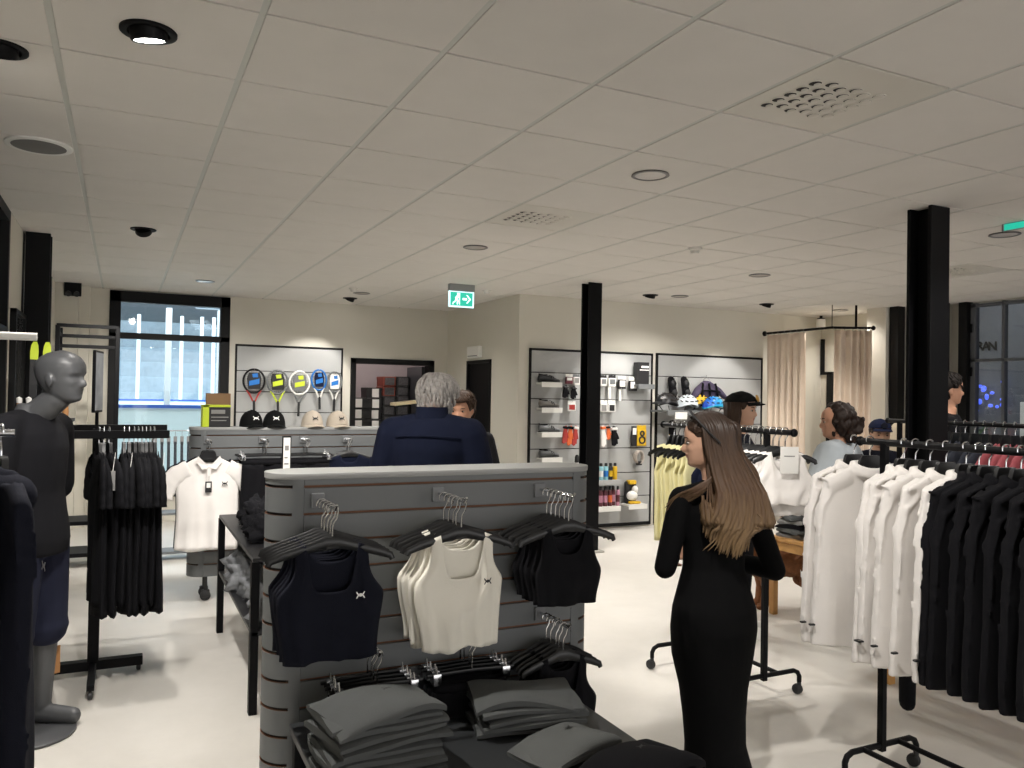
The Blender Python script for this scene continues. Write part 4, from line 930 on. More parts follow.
def sleeve(b, pts, ra, rb, flat, seed, n=12):
    r = random.Random(seed); k = len(pts); fine = []; m = 16
    pts = [Vector(p) for p in pts]
    for i in range(m+1):
        s = i/m*(k-1); j = min(int(s), k-2); fine.append(pts[j].lerp(pts[j+1], s-j))
    for _ in range(2): fine = [fine[0]]+[(fine[i-1]+fine[i]*2+fine[i+1])/4 for i in range(1, m)]+[fine[-1]]
    ph = r.uniform(0, 6); rs = [lerp(ra, rb, i/m)*(1+.05*math.sin(i*1.7+ph)) for i in range(m+1)]
    b.tube(fine, rs, n, 0, False, flat, up=(1, 0, .2))
def tank_mb(seed, W=.33, L=.36, nw=.085, ndf=.15, ndb=.06, shx=.125, t=.03, amp=.006):
    b = MB(); sheet_top(b, W, L, nw, ndf, ndb, shx, .012, .17, t, W*.44, amp, 9, seed, arm_pow=2.6, nv=24); return b
def tee_mb(seed, W=.5, L=.68, sl=.2, t=.035, amp=.008, nw=.075):
    b = MB(); sheet_top(b, W, L, nw, .06, .02, W*.46, .065, .25, t, W*.5, amp, 8, seed)
    for s in (-1, 1): sleeve(b, [(s*W*.30, 0, -.080), (s*(W*.5+sl*.02), 0, -.125), (s*(W*.5+sl*.38), 0, -.20), (s*(W*.5+sl*.55), 0, -.28)], .064, .074, .30, seed+s)
    return b
def sweat_mb(seed, W=.52, L=.66, t=.035, amp=.008, collar=True, slen=.62):
    b = MB(); sheet_top(b, W, L, .07, .05, .02, W*.425, .062, .26, t, W*.53, amp, 7, seed, closed=True)
    for s in (-1, 1):
        sleeve(b, [(s*W*.20, 0, -.045), (s*W*.40, 0, -.085), (s*W*.50, -.003, -.15), (s*W*.555, -.008, -.26), (s*W*.585, -.012, -slen*.8), (s*W*.61, -.014, -slen-.08)], .056, .040, .52, seed+s)
    if collar: 
        b.tube([V(.080*math.cos(a), .034*math.sin(a)-.004, .004-.030*max(0, -math.sin(a))) for a in [2*math.pi*j/20 for j in range(20)]], .016, 8, closed=True)
        b.tube([V(.078*math.cos(a), .036*math.sin(a)-.004, -.016-.030*max(0, -math.sin(a))) for a in [2*math.pi*j/20 for j in range(20)]], .018, 8, closed=True)
    return b
def shorts_mb(seed, W=.30, L=.34, t=.03, amp=.006):
    b = MB(); r = random.Random(seed)
    rs = []
    for z in (0, -.035): rs.append([V(W/2*math.cos(a), t*math.sin(a), z) for a in [2*math.pi*k/24 for k in range(24)]])
    b.rings(rs, cap=False)
    for s in (-1, 1):
        rs = []; ph = r.uniform(0, 6)
        for i in range(12):
            v = i/11; z = -.03-(L-.03)*v; cx = s*W*(.235+.03*v); rx = W*(.265+.02*v)
            rs.append([V(cx+rx*math.cos(a), (t*(1+.3*v)+amp*math.sin(a*4+ph+v*2))*math.sin(a), z) for a in [2*math.pi*k/24 for k in range(24)]])
        b.rings(rs, cap=False)
    return b
GP = {}
def garment(name, label, cat, group, loc, rz, key, mk, m, logo=None, thick=.0025, extra=None, vox=0):
    """key -> shared mesh prototype"""
    if key not in GP:
        t = thing(name, label, cat, loc, rz, group)
        o = mk().build('fabric', m, t, ang=0, remesh=vox, sm=7 if vox else 0)
        if not vox: s = o.modifiers.new('thick', 'SOLIDIFY'); s.thickness = thick
        if logo:
            b = MB(); emblem(b, *logo[:4]); b.build('printed_emblem', logo[4], t)
        if extra: extra(t)
        GP[key] = t; return t
    return dup(GP[key], loc, rz, label, group)

# wall plate and prong on a slatwall
def prong(label, p, ln, group):
    t = thing('wall_prong', label, 'display hook', p, group=group)
    b = MB(); b.box((-.022, -.012, -.03), (.022, -.001, .022), bev=.002); b.build('plate', M['plate'], t, smooth=False)
    b = MB(); b.tube([(0, -.005, 0), (0, -ln, 0), (0, -ln-.014, .016)], .005, 8); b.build('arm', M['chrome'], t)
    return t
def cluster(p, n, gap, first, lab_h, gname, mk_list, glabels, gcat, mname, m, clip=False, logo=None, drop=-.10, plabel='', jitter=.02, rzj=.06, kind='slim', lg=None, seedo=0, extra=None):
    """n hangers along a prong from the wall plate p towards -y"""
    prong(plabel, p, first+gap*(n-1)+.03, 'chrome prongs of the slatted stands'); r = random.Random(seedo+5)
    for k in range(n):
        y = p[1]-first-gap*k; rz = r.uniform(-rzj, rzj); x = p[0]+r.uniform(-.004, .004)
        front = n-1-k
        hang('black %shanger, %s from the front among %s' % ('clip ' if clip else '', ORD[front], lab_h), 'hangers on '+lab_h, (x, y, p[2]-.014), rz, clip, kind)
        garment(mname, '%s, %s from the front %s' % (glabels[0], ORD[front], glabels[1]), gcat, gname, (x, y, p[2]-.014+drop), rz, gname+str(k % mk_list[0]) if logo is None or front == 0 or True else '', lambda k=k: mk_list[1](seedo+k), m, logo=logo, extra=extra)

ZP = 1.205
# A: black crop tanks, B: white crop tanks, C: black bras
cluster((.625, GYF, ZP), 5, .042, .07, 'black crop tanks', 'black crop tanks on the stand', (3, lambda s: tank_mb(s, W=.345, L=.375, ndf=.155, shx=.118, amp=.009)), ('black scoop neck crop tank', 'on the rounded end side'), 'tank top', 'crop_tank', M['navy2'],
        logo=((.088, -.034, -.165), .032, (1, .1, 0), (.1, -1, .05), M['card']), plabel='chrome prong carrying the black scoop neck crop tanks', seedo=11)
cluster((1.075, GYF, ZP+.005), 5, .042, .07, 'white crop tanks', 'white crop tanks on the stand', (3, lambda s: tank_mb(s, W=.335, L=.395, ndf=.155, shx=.118, amp=.014)), ('white scoop neck crop tank', 'in the middle of the stand'), 'tank top', 'crop_tank', M['ivoryf'],
        logo=((.088, -.036, -.165), .032, (1, .1, 0), (.1, -1, .05), M['dk_plastic']), plabel='chrome prong carrying the white crop tanks', seedo=21)
cluster((1.505, GYF, ZP+.005), 6, .036, .06, 'black sports bras', 'black sports bras on the stand', (3, lambda s: tank_mb(s, W=.28, L=.285, nw=.075, ndf=.10, ndb=.05, shx=.11)), ('short black sports bra', 'beside the slim column'), 'sports bra', 'sports_bra', M['blackf'],
        plabel='chrome prong carrying the short black sports bras', seedo=31)
# lower row
cluster((.80, GYF, .695), 4, .036, .06, 'black shorts behind the taller stack', 'black shorts behind the taller stack', (2, lambda s: shorts_mb(s, W=.28, L=.26)), ('black clipped shorts', 'behind the taller grey stack'), 'shorts', 'shorts', M['blackf'], clip=True, plabel='chrome prong under the black crop tanks', kind='small', seedo=41, drop=-.13)
cluster((1.155, GYF, .70), 4, .036, .06, 'black shorts between the grey stacks', 'black shorts between the stacks', (2, lambda s: shorts_mb(s, W=.28, L=.26)), ('black clipped shorts', 'between the two grey stacks'), 'shorts', 'shorts', M['blackf'], clip=True, plabel='chrome prong under the white crop tanks', kind='small', seedo=45, drop=-.13)
cluster((1.515, GYF, .72), 5, .036, .06, 'low black tank tops', 'low black tank tops', (2, lambda s: tank_mb(s, W=.30, L=.30, shx=.10, nw=.07)), ('black strappy tank', 'low over the shorter grey stack'), 'tank top', 'tank_top', M['blackf'], plabel='chrome prong under the black sports bras', kind='small', seedo=51)

# back gondola: white polo and dark shorts / trousers / navy polo
p = at(207, 447, 6.4)
def polo_extra(t):
    b = MB()
    for s in (-1, 1): b.prism([V(s*.0, -.042, -.065), V(s*.075, -.03, .012), V(s*.088, -.028, -.03), V(s*.045, -.046, -.085)], (0, -.006, 0))
    b.box((-.014, -.046, -.21), (.014, -.040, -.06), bev=.001); b.build('collar', M['whitef'], t, smooth=False)
    b = MB(); b.box((-.025, -.055, -.25), (.02, -.052, -.17), bev=.001); b.tube([(0, -.05, -.13), (0, -.054, -.17)], .001, 4); b.build('swing_tag', M['dk_plastic'], t, smooth=False); b = MB(); b.box((-.016, -.0565, -.215), (.011, -.055, -.18)); b.build('tag_print', M['card'], t, smooth=False)
prong('chrome prong carrying the white polo shirt', (.575, 6.40, 1.215), .19, 'chrome prongs of the slatted stands')
for k, (y, key, m, lab) in enumerate([(6.32, 'polo_n', M['navy2'], 'dark polo shirt hidden behind the white polo shirt'), (6.225, 'polo_w', M['whitef'], 'white short sleeved polo shirt facing the aisle with small chest emblem')]):
    hang(['black hanger of the dark polo behind the white polo', 'black hanger holding the white polo shirt'][k], 'hangers of the polo shirts', (.575, y, 1.20))
    garment('polo_shirt', lab, 'polo shirt', 'polo shirts on the casters stand', (.575, y, 1.20-.105), 0, key, lambda: tee_mb(3, W=.43, L=.67, sl=.17, amp=.012), m, logo=((.11, -.040, -.19), .045, (1, 0, 0), (0, -1, .05), M['dk_plastic']), extra=polo_extra if k else None)
bg = [(.97, 'black shorts beside the white polo', 'black folded shorts', 'shorts'), (1.28, 'black shorts behind the price sign', 'black hanging shorts', 'shorts')]
for i, (x, lab, gl_, cat) in enumerate(bg):
    cluster((x, 6.40, 1.215), 4, .05, .06, lab, lab, (2, lambda s: shorts_mb(s, W=.34, L=.46)), (gl_, 'on the prong '+['beside the white polo', 'behind the price sign'][i]), cat, 'shorts', M['blackf'], clip=True, plabel='chrome prong carrying '+lab, seedo=61+i*7, drop=-.13)
cluster((1.62, 6.40, 1.215), 3, .05, .06, 'navy polo shirts', 'navy polo shirts', (2, lambda s: tee_mb(s, W=.47, L=.6, sl=.16)), ('navy polo shirt', 'on the prong before the storeroom door'), 'polo shirt', 'polo_shirt', M['navyf'], plabel='chrome prong carrying the navy polo shirts', seedo=81)

# caps, box on the back gondola top
def cap_mesh(t, m, m2, em, r=.088, rot=0.):
    b = MB(); P = []; n = 32
    for i in range(11):
        ph = math.pi/2*i/10*.985; row = []
        for a in range(n):
            th = 2*math.pi*a/n; rr = math.cos(ph)**.8
            row.append(V(r*.93*rr*math.sin(th), -r*1.06*rr*math.cos(th), .125*math.sin(ph)**.95*(1+.05*math.cos(th))))
        P.append(row)
    b.grid(P, wrap=True); b.add(P[-1], [tuple(range(n))]); b.build('crown', m, t)
    b = MB(); P = []
    for i in range(6):
        s = i/5; row = []
        for k in range(15):
            a = math.radians(-68+136*k/14); rad = r*1.03+.068*s*math.cos(a*1.1)
            row.append(V(rad*math.sin(a)*(.92), -rad*math.cos(a)*1.03, .012-.012*s+.010*math.cos(a*2.2)*(1)-.028*math.sin(a)**2*s))
        P.append(row)
    b.grid(P); o = b.build('brim', m, t); s = o.modifiers.new('thick', 'SOLIDIFY'); s.thickness = .004
    b = MB(); b.ell((0, 0, .126), (.009, .009, .006), 10, 6); b.build('button', m, t)
    if em: b = MB(); emblem(b, (0, -r*.98, .066), .05, (1, 0, 0), (0, -1, .45), lift=.006); b.build('embroidered_emblem', m2, t)
for k, (px, m, m2, rz, lab) in enumerate([(251, 'black_cap', 'card', .25, 'black baseball cap next to the cardboard box'), (274, 'black_cap', 'card', 0, 'black baseball cap beside the stone coloured cap'), (312, 'beige_cap', 'dk_plastic', .05, 'stone coloured baseball cap beside the black caps'), (337, 'beige_cap', 'dk_plastic', .15, 'stone coloured baseball cap at the end of the row')]):
    p = at(px, 428, 6.53); t = thing('baseball_cap', lab, 'cap', (p.x, 6.53, 1.3065), rz, group='caps on the casters stand'); cap_mesh(t, M[m], M[m2], True, r=.093)
p = at(216, 425, 6.5)
t = thing('goods_box', 'lime and black printed box on the gondola end', 'box', (p.x, 6.47, 1.3065)); b = MB(); b.box((-.10, -.01, 0), (.10, .13, .165), bev=.003); b.build('carton', M['dk_plastic'], t, smooth=False)
b = MB(); b.box((-.1015, -.012, 0), (-.055, .131, .166), bev=.002); b.box((-.10, -.012, .15), (.10, .131, .1665), bev=.002); b.build('lime_panel', M['lime'], t, smooth=False)
b = MB(); b.box((-.04, -.0115, .10), (.06, -.0100, .13)); b.box((-.04, -.0115, .07), (.085, -.0100, .078)); b.box((-.04, -.0115, .045), (.07, -.0100, .052)); b.build('white_print', M['lilac'], t, smooth=False)
t = thing('cardboard_box', 'plain brown cardboard box standing behind the lime box', 'box', (p.x+.025, 6.605, 1.3065)); b = MB(); b.box((-.09, 0, 0), (.09, .055, .255), bev=.003); b.build('carton', M['brown_box'], t, smooth=False); b = MB(); b.box((-.09, -.002, .12), (.09, .0, .126)); b.build('flap_seam', M['kraft'], t, smooth=False)
# price sign on a pole of the black table
p = at(286.5, 455, 5.2); t = thing('price_sign', 'small white price sign in black frame before the dark shorts', 'sign', (p.x, 5.2, .765)); hs = p.z-.765
b = MB(); b.box((-.028, -.006, hs-.12), (.028, .006, hs+.12), bev=.003); b.build('frame', M['black_metal'], t, smooth=False)
b = MB(); b.box((-.021, -.008, hs-.11), (.021, -.006, hs+.11)); b.build('paper', M['card'], t, smooth=False)
b = MB(); b.box((-.012, -.009, hs+.03), (.012, -.008, hs+.06)); b.box((-.014, -.009, hs-.06), (.012, -.008, hs-.05)); b.box((-.014, -.009, hs-.02), (.006, -.008, hs-.012)); b.build('print', M['lilac'], t, smooth=False)
b = MB(); b.cyl((0, 0, 0), (0, 0, hs-.11), .006, 8); b.box((-.05, -.04, 0), (.05, .04, .006), bev=.002); b.build('stand', M['black_metal'], t)

# ================================================================== FOLDED STACKS ON THE LOW TABLE
TZ = .44
t = thing('display_table', 'low dark grey table against the slatted stand under folded leggings', 'table', (1.1, 2.38, 0))
b = MB(); b.box((-.56, -.46, TZ-.03), (.47, .445, TZ), bev=.004); b.build('tabletop', mat('table_dark', '#2d2f31', .45, var=.04), t, smooth=False)
for sx in (-.53, .44):
    for sy in (-.43, .41):
        b = MB(); b.box((sx-.02, sy-.02, 0), (sx+.02, sy+.02, TZ-.03), bev=.003); b.build('leg', M['black_metal'], t, smooth=False)
b = MB(); b.box((-.53, -.42, .12), (.44, .40, .14), bev=.003); b.build('lower_shelf', MATS['table_dark'], t, smooth=False)
def folded_mb(seed, a=.30, d=.21, h=.026, sag=.02, wav=.006):
    r = random.Random(seed); ph = [r.uniform(0, 6.28) for _ in range(8)]; b = MB(); n = 28; rs = []
    # cross-section along x: a flat roll with three layers at the front fold
    for k in range(n+1):
        u = -1+2*k/n; x = u*a/2; prof = []
        e = (1-abs(u)**8)
        for q in range(24):
            th = 2*math.pi*q/24; c, s_ = math.cos(th), math.sin(th)
            yy = d/2*math.copysign(abs(c)**.42, c); zz = h/2*math.copysign(abs(s_)**.5, s_)*(.8+.2*e)
            layer = .0022*math.sin(zz/h*3*math.pi*2)*abs(c)**3
            yy += math.copysign(layer, c)
            fl = wav*(math.sin(x*14+ph[0]+yy*9)+.6*math.sin(yy*22+ph[1]+x*6))*(.5+.5*(s_ > 0))
            dr = -sag*(abs(u)**3)*(.6+.4*math.sin(ph[2]+c))-sag*.5*abs(c)**4*(.5+.5*math.sin(ph[3]+u*2))
            prof.append(V(x+.006*math.sin(ph[4]+yy*20), yy*(1+.03*math.sin(ph[5]+u*4)), zz+fl+dr))
        rs.append(prof)
    b.rings(rs); return b
FP = {}
def folded(label, group, loc, rz, key, m, logo=False, **k):
    if key not in FP:
        t = thing('folded_leggings', label, 'leggings', loc, rz, group); folded_mb(hash(key) % 997 if False else sum(map(ord, key)), **k).build('fabric', m, t, ang=50)
        if logo: b = MB(); emblem(b, (.04, .03, k.get('h', .026)/2+.007), .03, (1, 0, 0), (0, 0, 1)); b.build('printed_emblem', M['dk_plastic'], t)
        FP[key] = t; return t
    return dup(FP[key], loc, rz, label, group)
def stack(cx, cy, z0, n, dz, nm, group, m, a=.30, d=.21, seed=1, rz0=0., topk=None, tagn='', jit=.012):
    r = random.Random(seed)
    for k in range(n):
        key = '%s%d' % (group, k % 4) if k < n-1 else group+'top'
        folded('%s, %s from the top of the %s' % (nm, ORD[n-1-k], tagn), group, (cx+r.uniform(-jit, jit), cy+r.uniform(-jit, jit), z0+dz*(k+.5)), rz0+r.uniform(-.10, .10), key, m, logo=(k == n-1), a=a, d=d, h=dz*1.05, sag=.010 if k < n-1 else .028, wav=.003 if k < n-1 else .009)
stack(.73, 2.40, TZ+.004, 9, .0235, 'grey folded leggings', 'taller stack of grey leggings', M['greyf'], a=.35, d=.25, seed=3, rz0=.10, tagn='taller grey stack')
stack(1.285, 2.50, TZ+.004, 5, .0235, 'grey folded leggings', 'shorter stack of grey leggings', M['greyf'], a=.36, d=.22, seed=8, rz0=-.12, tagn='shorter grey stack')
stack(1.30, 2.25, TZ+.004, 2, .022, 'mid grey folded leggings', 'low stack of grey leggings at the table edge', M['greyf2'], a=.32, d=.2, seed=5, rz0=.22, tagn='low pile before shorter stack')
stack(.80, 2.08, TZ+.004, 2, .022, 'soft grey folded leggings', 'low stack of grey leggings before the taller stack', M['greyf2'], a=.30, d=.2, seed=15, rz0=.15, tagn='low pile before taller stack')
stack(1.44, 2.03, TZ+.004, 2, .027, 'black folded leggings', 'black leggings at the table corner', M['blackf'], a=.34, d=.23, seed=6, rz0=.3, tagn='black pile at the table corner')
stack(1.08, 2.02, TZ+.004, 1, .02, 'single dark grey leggings lying flat', 'flat leggings between the piles', M['greyf'], a=.2, d=.2, seed=9, rz0=0, tagn='table between the piles')

# ================================================================== RACKS
def rack(label, x, y0, y1, z, posts, foot=.22, bar_r=.015, skew=0., caster=True, rails=(-.11, .10)):
    t = thing('clothes_rack', label, 'clothes rack', (x, posts[0], 0)); oy = posts[0]
    b = MB(); b.cyl((0, y0-oy, z), (0, y1-oy, z), bar_r, 12); b.build('top_bar', M['steel_black'], t)
    for y in (y0, y1): b = MB(); b.ell((0, y-oy, z), (bar_r*1.45, bar_r*1.1, bar_r*1.45), 12, 8); b.build('end_knob', M['black_metal'], t)
    for y in posts:
        b = MB(); b.box((-.014, y-oy-.014, .11), (.014, y-oy+.014, z), bev=.003); b.build('post', M['black_metal'], t, smooth=False)
        b = MB(); b.tube([(-foot, y-oy, .07), (-foot, y-oy, .10), (-foot+.012, y-oy, .122), (-foot+.04, y-oy, .135), (0, y-oy, .135), (foot-.04, y-oy, .135), (foot-.012, y-oy, .122), (foot, y-oy, .10), (foot, y-oy, .07)], .0125, 10); b.build('base_bar', M['black_metal'], t)
        for s in (-1, 1):
            c = MB(); c.lathe([(.018, -.016), (.026, -.012), (.028, -.004), (.024, 0), (.028, .004), (.026, .012), (.018, .016)], (s*foot, y-oy+.012, .0285), 18, axis=(1, .3, 0)); c.cyl((s*foot, y-oy, .035), (s*foot, y-oy, .085), .011, 10); c.ell((s*foot, y-oy+.006, .045), (.016, .02, .016), 10, 6); c.build('caster', M['dk_plastic'], t)
    if len(posts) > 1:
        for rx in rails: b = MB(); b.cyl((rx, posts[0]-oy, .135), (rx, posts[-1]-oy, .135), .0115, 10); b.build('base_rail', M['black_metal'], t)
    return t
# right-hand rack of sweatshirts
RX, RZ = 2.915, 1.410
rack('black rail rack on casters hung with white and black sweatshirts', RX, 1.05, 2.50, RZ, [2.375, 1.25], foot=.215)
def bar_y(px, X=RX, z=RZ):
    py = 441+(px-851)*.058; d = ray(px, py); return (X/d.x)*d.y
def dash(t):
    for s in (-1, 1):
        b = MB(); b.box((s*.280-.012, -.040, -.675), (s*.280+.012, -.026, -.668), bev=.001); b.build('cuff_dash', M['dk_plastic'], t, smooth=False)
SW = [('w', 854), ('w', 870), ('w', 904), ('w', 915.5), ('w', 930), ('w', 946), ('w', 966), ('b', 979), ('b', 989), ('b', 1006), ('b', 1021), ('b', 1042), ('b', 1060), ('b', 1082)]
nw_ = nb_ = 0
for i, (c, px) in enumerate(SW):
    y = bar_y(px); rz = random.Random(i).uniform(-.10, .10)+(-.22 if i < 2 else -.14)
    if c == 'w': lab = 'white sweatshirt, %s white one from the free rack end' % ORD[nw_]; nw_ += 1
    else: lab = 'black long sleeved sweatshirt, %s black one after the white ones' % ORD[nb_]; nb_ += 1
    hang('hanger of a %s sweatshirt, %s from the free rack end' % ('white' if c == 'w' else 'black', ORD[i]), 'hangers on the sweatshirt rack', (RX, y, RZ+.0), rz)
    garment('sweatshirt', lab, 'sweatshirt', 'white sweatshirts' if c == 'w' else 'black sweatshirts', (RX, y, RZ-.100), rz, 'sw%s%d' % (c, i % 3), lambda i=i: sweat_mb(i % 3+70, W=.50, L=.77, slen=.64), M['whitef'] if c == 'w' else M['blackf2'], vox=.007, extra=dash if c == 'w' else None)
# middle rack: white tanks at the free end, pale yellow tops further along
MX, MZ = 3.06, 1.418
rack('black rail rack on casters with white tanks and yellow tops', MX, 3.03, 4.12, MZ, [3.22, 3.86], foot=.25)
nn = 9
def tank_tag(t):
    b = MB(); b.box((-.05, -.062, -.105), (.045, -.060, .03), bev=.001); b.build('swing_tag', M['card'], t, smooth=False)
    b = MB(); b.box((-.03, -.0635, -.02), (.025, -.062, -.015)); b.build('tag_print', M['lilac'], t, smooth=False)
for k in range(nn):
    y = 3.09+.043*k+(.0 if k else -.0); rz = -.38+.05*math.sin(k*2)
    hang('hanger of the %s white ribbed tank from the free end' % ORD[k], 'hangers of the white ribbed tanks', (MX, y, MZ), rz, kind='small')
    garment('tank_top', 'white ribbed tank top, %s from the free end of the rack' % ORD[k], 'tank top', 'white ribbed tank tops', (MX, y, MZ-.10), rz, 'rib%d' % (0 if k == 0 else 1+k % 2), lambda k=k: tank_mb(90+k, W=.345, L=.27 if k == 0 else .33, nw=.07, ndf=.10, ndb=.05, shx=.115, amp=.012), M['whitef'], extra=tank_tag if k == 0 else None)
for k in range(3):
    y = 3.09+.045*k; 
for k in range(4):
    y = 3.47+.05*k; rz = .1*math.sin(k)
    hang('hanger of the %s navy top behind the white tanks' % ORD[k], 'hangers of the navy tops', (MX, y, MZ), rz, kind='small')
    garment('tank_top', 'navy tank top, %s behind the white ribbed tanks' % ORD[k], 'tank top', 'navy tank tops', (MX, y, MZ-.10), rz, 'nvt%d' % (k % 2), lambda k=k: tank_mb(95+k, W=.36, L=.42, nw=.07, ndf=.10, shx=.12), M['navyf'])
for k in range(7):
    y = 3.74+.045*k; rz = .12+.06*math.sin(k*3)
    hang('black hanger of the %s pale yellow top' % ORD[k], 'hangers of the pale yellow tops', (MX, y, MZ), rz)
    garment('yellow_top', 'pale yellow sleeveless top, %s along the rack by the woman' % ORD[k], 'top', 'pale yellow tops', (MX, y, MZ-.112), rz, 'yel%d' % (k % 3), lambda k=k: tank_mb(100+k, W=.31, L=.58, nw=.07, ndf=.10, ndb=.04, shx=.13, amp=.012, t=.022), M['yellowf'])
# rear rack, navy and dusty red tops
QX, QZ = 5.0, 1.449
rack('black rail rack behind the thick column with navy and red tops', QX, 2.55, 4.05, QZ, [3.95, 2.7], foot=.22)
seq = ['w']*1+['s']*7+['r']*8
ns = nr = 0
for i, c in enumerate(seq):
    y = 3.72-.066*i; rz = .04*math.sin(i*2.3)+.1
    hang('black hanger, %s of the row on the rack behind the column' % ORD[i], 'hangers on the rack behind the column', (QX, y, QZ), rz)
    if c == 'w': lab, m, nm = 'white top at the column end of the navy and red row', M['whitef'], 'white_top'
    elif c == 's': lab, m = 'dark slate tee, %s before the red ones' % ORD[ns], M['slatef']; ns += 1
    else: lab, m = 'dusty red tee, %s after the slate ones' % ORD[nr], M['redf']; nr += 1
    garment('tee_shirt', lab, 'tee', {'w': 'white tops on rear rack', 's': 'slate tees on rear rack', 'r': 'dusty red tees on rear rack'}[c], (QX, y, QZ-.112), rz, 'rear%s%d' % (c, i % 2), lambda i=i: tee_mb(120+i, W=.46, L=.64, sl=.15), m)

# T-shaped floor stand with black tees
TY = 5.0
t = thing('floor_stand', 'black T shaped floor stand with two rails of black tees', 'clothes stand', (-.115, TY, 0))
b = MB(); b.box((-.028, -.028, 0.05), (.028, .028, 1.36), bev=.003); b.build('post', M['black_metal'], t, smooth=False)
for k, (yy, z) in enumerate(((.12, 1.355), (-.16, 1.335))):
    b = MB(); b.box((-.30, yy-.012, z-.022), (.355, yy+.012, z+.022), bev=.003); b.build('rail', M['black_metal'], t, smooth=False)
b = MB(); b.box((-.02, -.16, 1.30), (.02, .12, 1.34), bev=.003); b.build('cross_arm', M['black_metal'], t, smooth=False)
b = MB(); b.box((-.27, -.03, .035), (.25, .03, .085), bev=.003); b.build('base_bar', M['black_metal'], t, smooth=False)
b = MB(); b.box((-.018, -.40, .045), (.018, .35, .075), bev=.003); b.build('foot_bar', M['black_metal'], t, smooth=False)
for q in ((0, -.39), (0, .34), (.23, 0), (-.25, 0)):
    b = MB(); b.lathe([(.012, -.012), (.019, -.008), (.019, .008), (.012, .012)], (q[0], q[1], .0195), 14, axis=(1, 0, 0)); b.cyl((q[0], q[1], .02), (q[0], q[1], .05), .008, 8); b.build('caster', M['dk_plastic'], t)
for px, yy in []: pass
bl_px = [99, 104, 109, 124, 129, 134, 138, 142, 146, 150, 154]
for k, px in enumerate(bl_px):
    yy = TY-.16; x = at(px, 439, yy).x; rz = math.pi/2+random.Random(k).uniform(-.12, .12)+.12
    hang('black hanger, %s from the post of the T shaped stand' % ORD[k], 'hangers on the T shaped stand', (x, yy, 1.352), rz)
    garment('black_tee', 'black tee shirt, %s from the post of the T shaped stand' % ORD[k], 'tee', 'black tees on the T shaped stand', (x, yy, 1.352-.105), rz, 'blk%d' % (k % 3), lambda k=k: tee_mb(140+k, W=.46, L=.85 if k % 3 else .80, sl=.06, t=.028, amp=.010), M['blackf'])
for k, (px, z) in enumerate(((113, 1.1), (130, 1.08), (162, 1.12))):
    q = at(px, 470, TY-.36); t2 = thing('swing_tag', 'brown card tag hanging from a black tee, %s along the stand' % ORD[k], 'tag', (q.x, TY-.42, q.z), group='card tags of the black tees'); b = MB(); b.box((-.012, -.002, -.10), (.012, .002, 0), bev=.001); b.build('card', M['kraft'] if k == 2 else M['lilac'], t2, smooth=False); b = MB(); b.tube([(0, 0, 0), (.01, .06, .09)], .0012, 4); b.build('string', M['card'], t2)
# tall sign clipped to the stand
t = thing('stand_sign', 'narrow black framed sign standing up from the T shaped stand', 'sign', (-.125, TY-.02, 1.36), rz=math.radians(80)); 
b = MB(); b.box((-.008, -.008, 0), (.008, .008, .10), bev=.002); b.build('clip_rod', M['black_metal'], t, smooth=False)
b = MB(); b.box((-.10, -.008, .09), (.10, .008, .43), bev=.004); b.build('frame', M['black_metal'], t, smooth=False)
b = MB(); b.box((-.088, -.010, .102), (.088, .010, .418)); b.build('paper', mat('sign_paper', '#8b8f94', .5, var=.3, vscale=12), t, smooth=False)

# black two-tier table with crumpled goods
t = thing('two_tier_table', 'black two tier metal table beside the rounded stand end', 'table', (.86, 4.84, 0))
for z, dz in ((.745, .02), (.385, .02)):
    b = MB(); b.box((-.27, -.76, z), (.27, .76, z+dz), bev=.003); b.build('tabletop' if z > .5 else 'lower_shelf', mat('table_black', '#1b1b1d', .4, var=.05), t, smooth=False)
for sx in (-.255, .255):
    for sy in (-.735, .735): b = MB(); b.box((sx-.02, sy-.025, 0), (sx+.02, sy+.025, .745), bev=.003); b.build('leg', M['black_metal'], t, smooth=False)
def crumple_mb(seed, rx, ry, rz):
    b = MB(); n, k = 36, 22; rs = []
    for i in range(k):
        th = math.pi*(i+.3)/(k-.4); row = []
        for a in range(n):
            p = 2*math.pi*a/n; d = V(math.sin(th)*math.cos(p), math.sin(th)*math.sin(p), -math.cos(th))
            q = d*3.1+V(seed*7.3, seed*3.1, 0); nz = noise.turbulence(q, 3, True); s = .62+.62*nz
            v = V(d.x*rx*s, d.y*ry*s, d.z*rz*s); v.z = max(v.z, -rz*.35)
            row.append(v)
        rs.append(row)
    b.rings(rs); return b
r = random.Random(2)
for k in range(7):
    y = 4.20+.17*k; p = (.77+r.uniform(-.03, .06), y, .765+.045); 
    t2 = tag(crumple_mb(k+1, .14, .13, .12).build('scrunched_garment', M['blackf'], None, ang=0), 'scrunched black garment on the two tier table, %s from its open corner' % ORD[k], 'garment', 'black scrunched garments on the table'); t2.location = p
gauze = mat('grey_gauze', '#7d7f82', .6, var=.25, vscale=30)
for k in range(7):
    y = 4.24+.19*k; p = (.76+r.uniform(-.04, .06), y, .405+.055)
    t2 = tag(crumple_mb(k+21, .16, .14, .16).build('scrunched_garment', gauze, None, ang=0), 'scrunched pale grey garment on the lower tier, %s from its open corner' % ORD[k], 'garment', 'grey scrunched garments on the lower tier'); t2.location = p

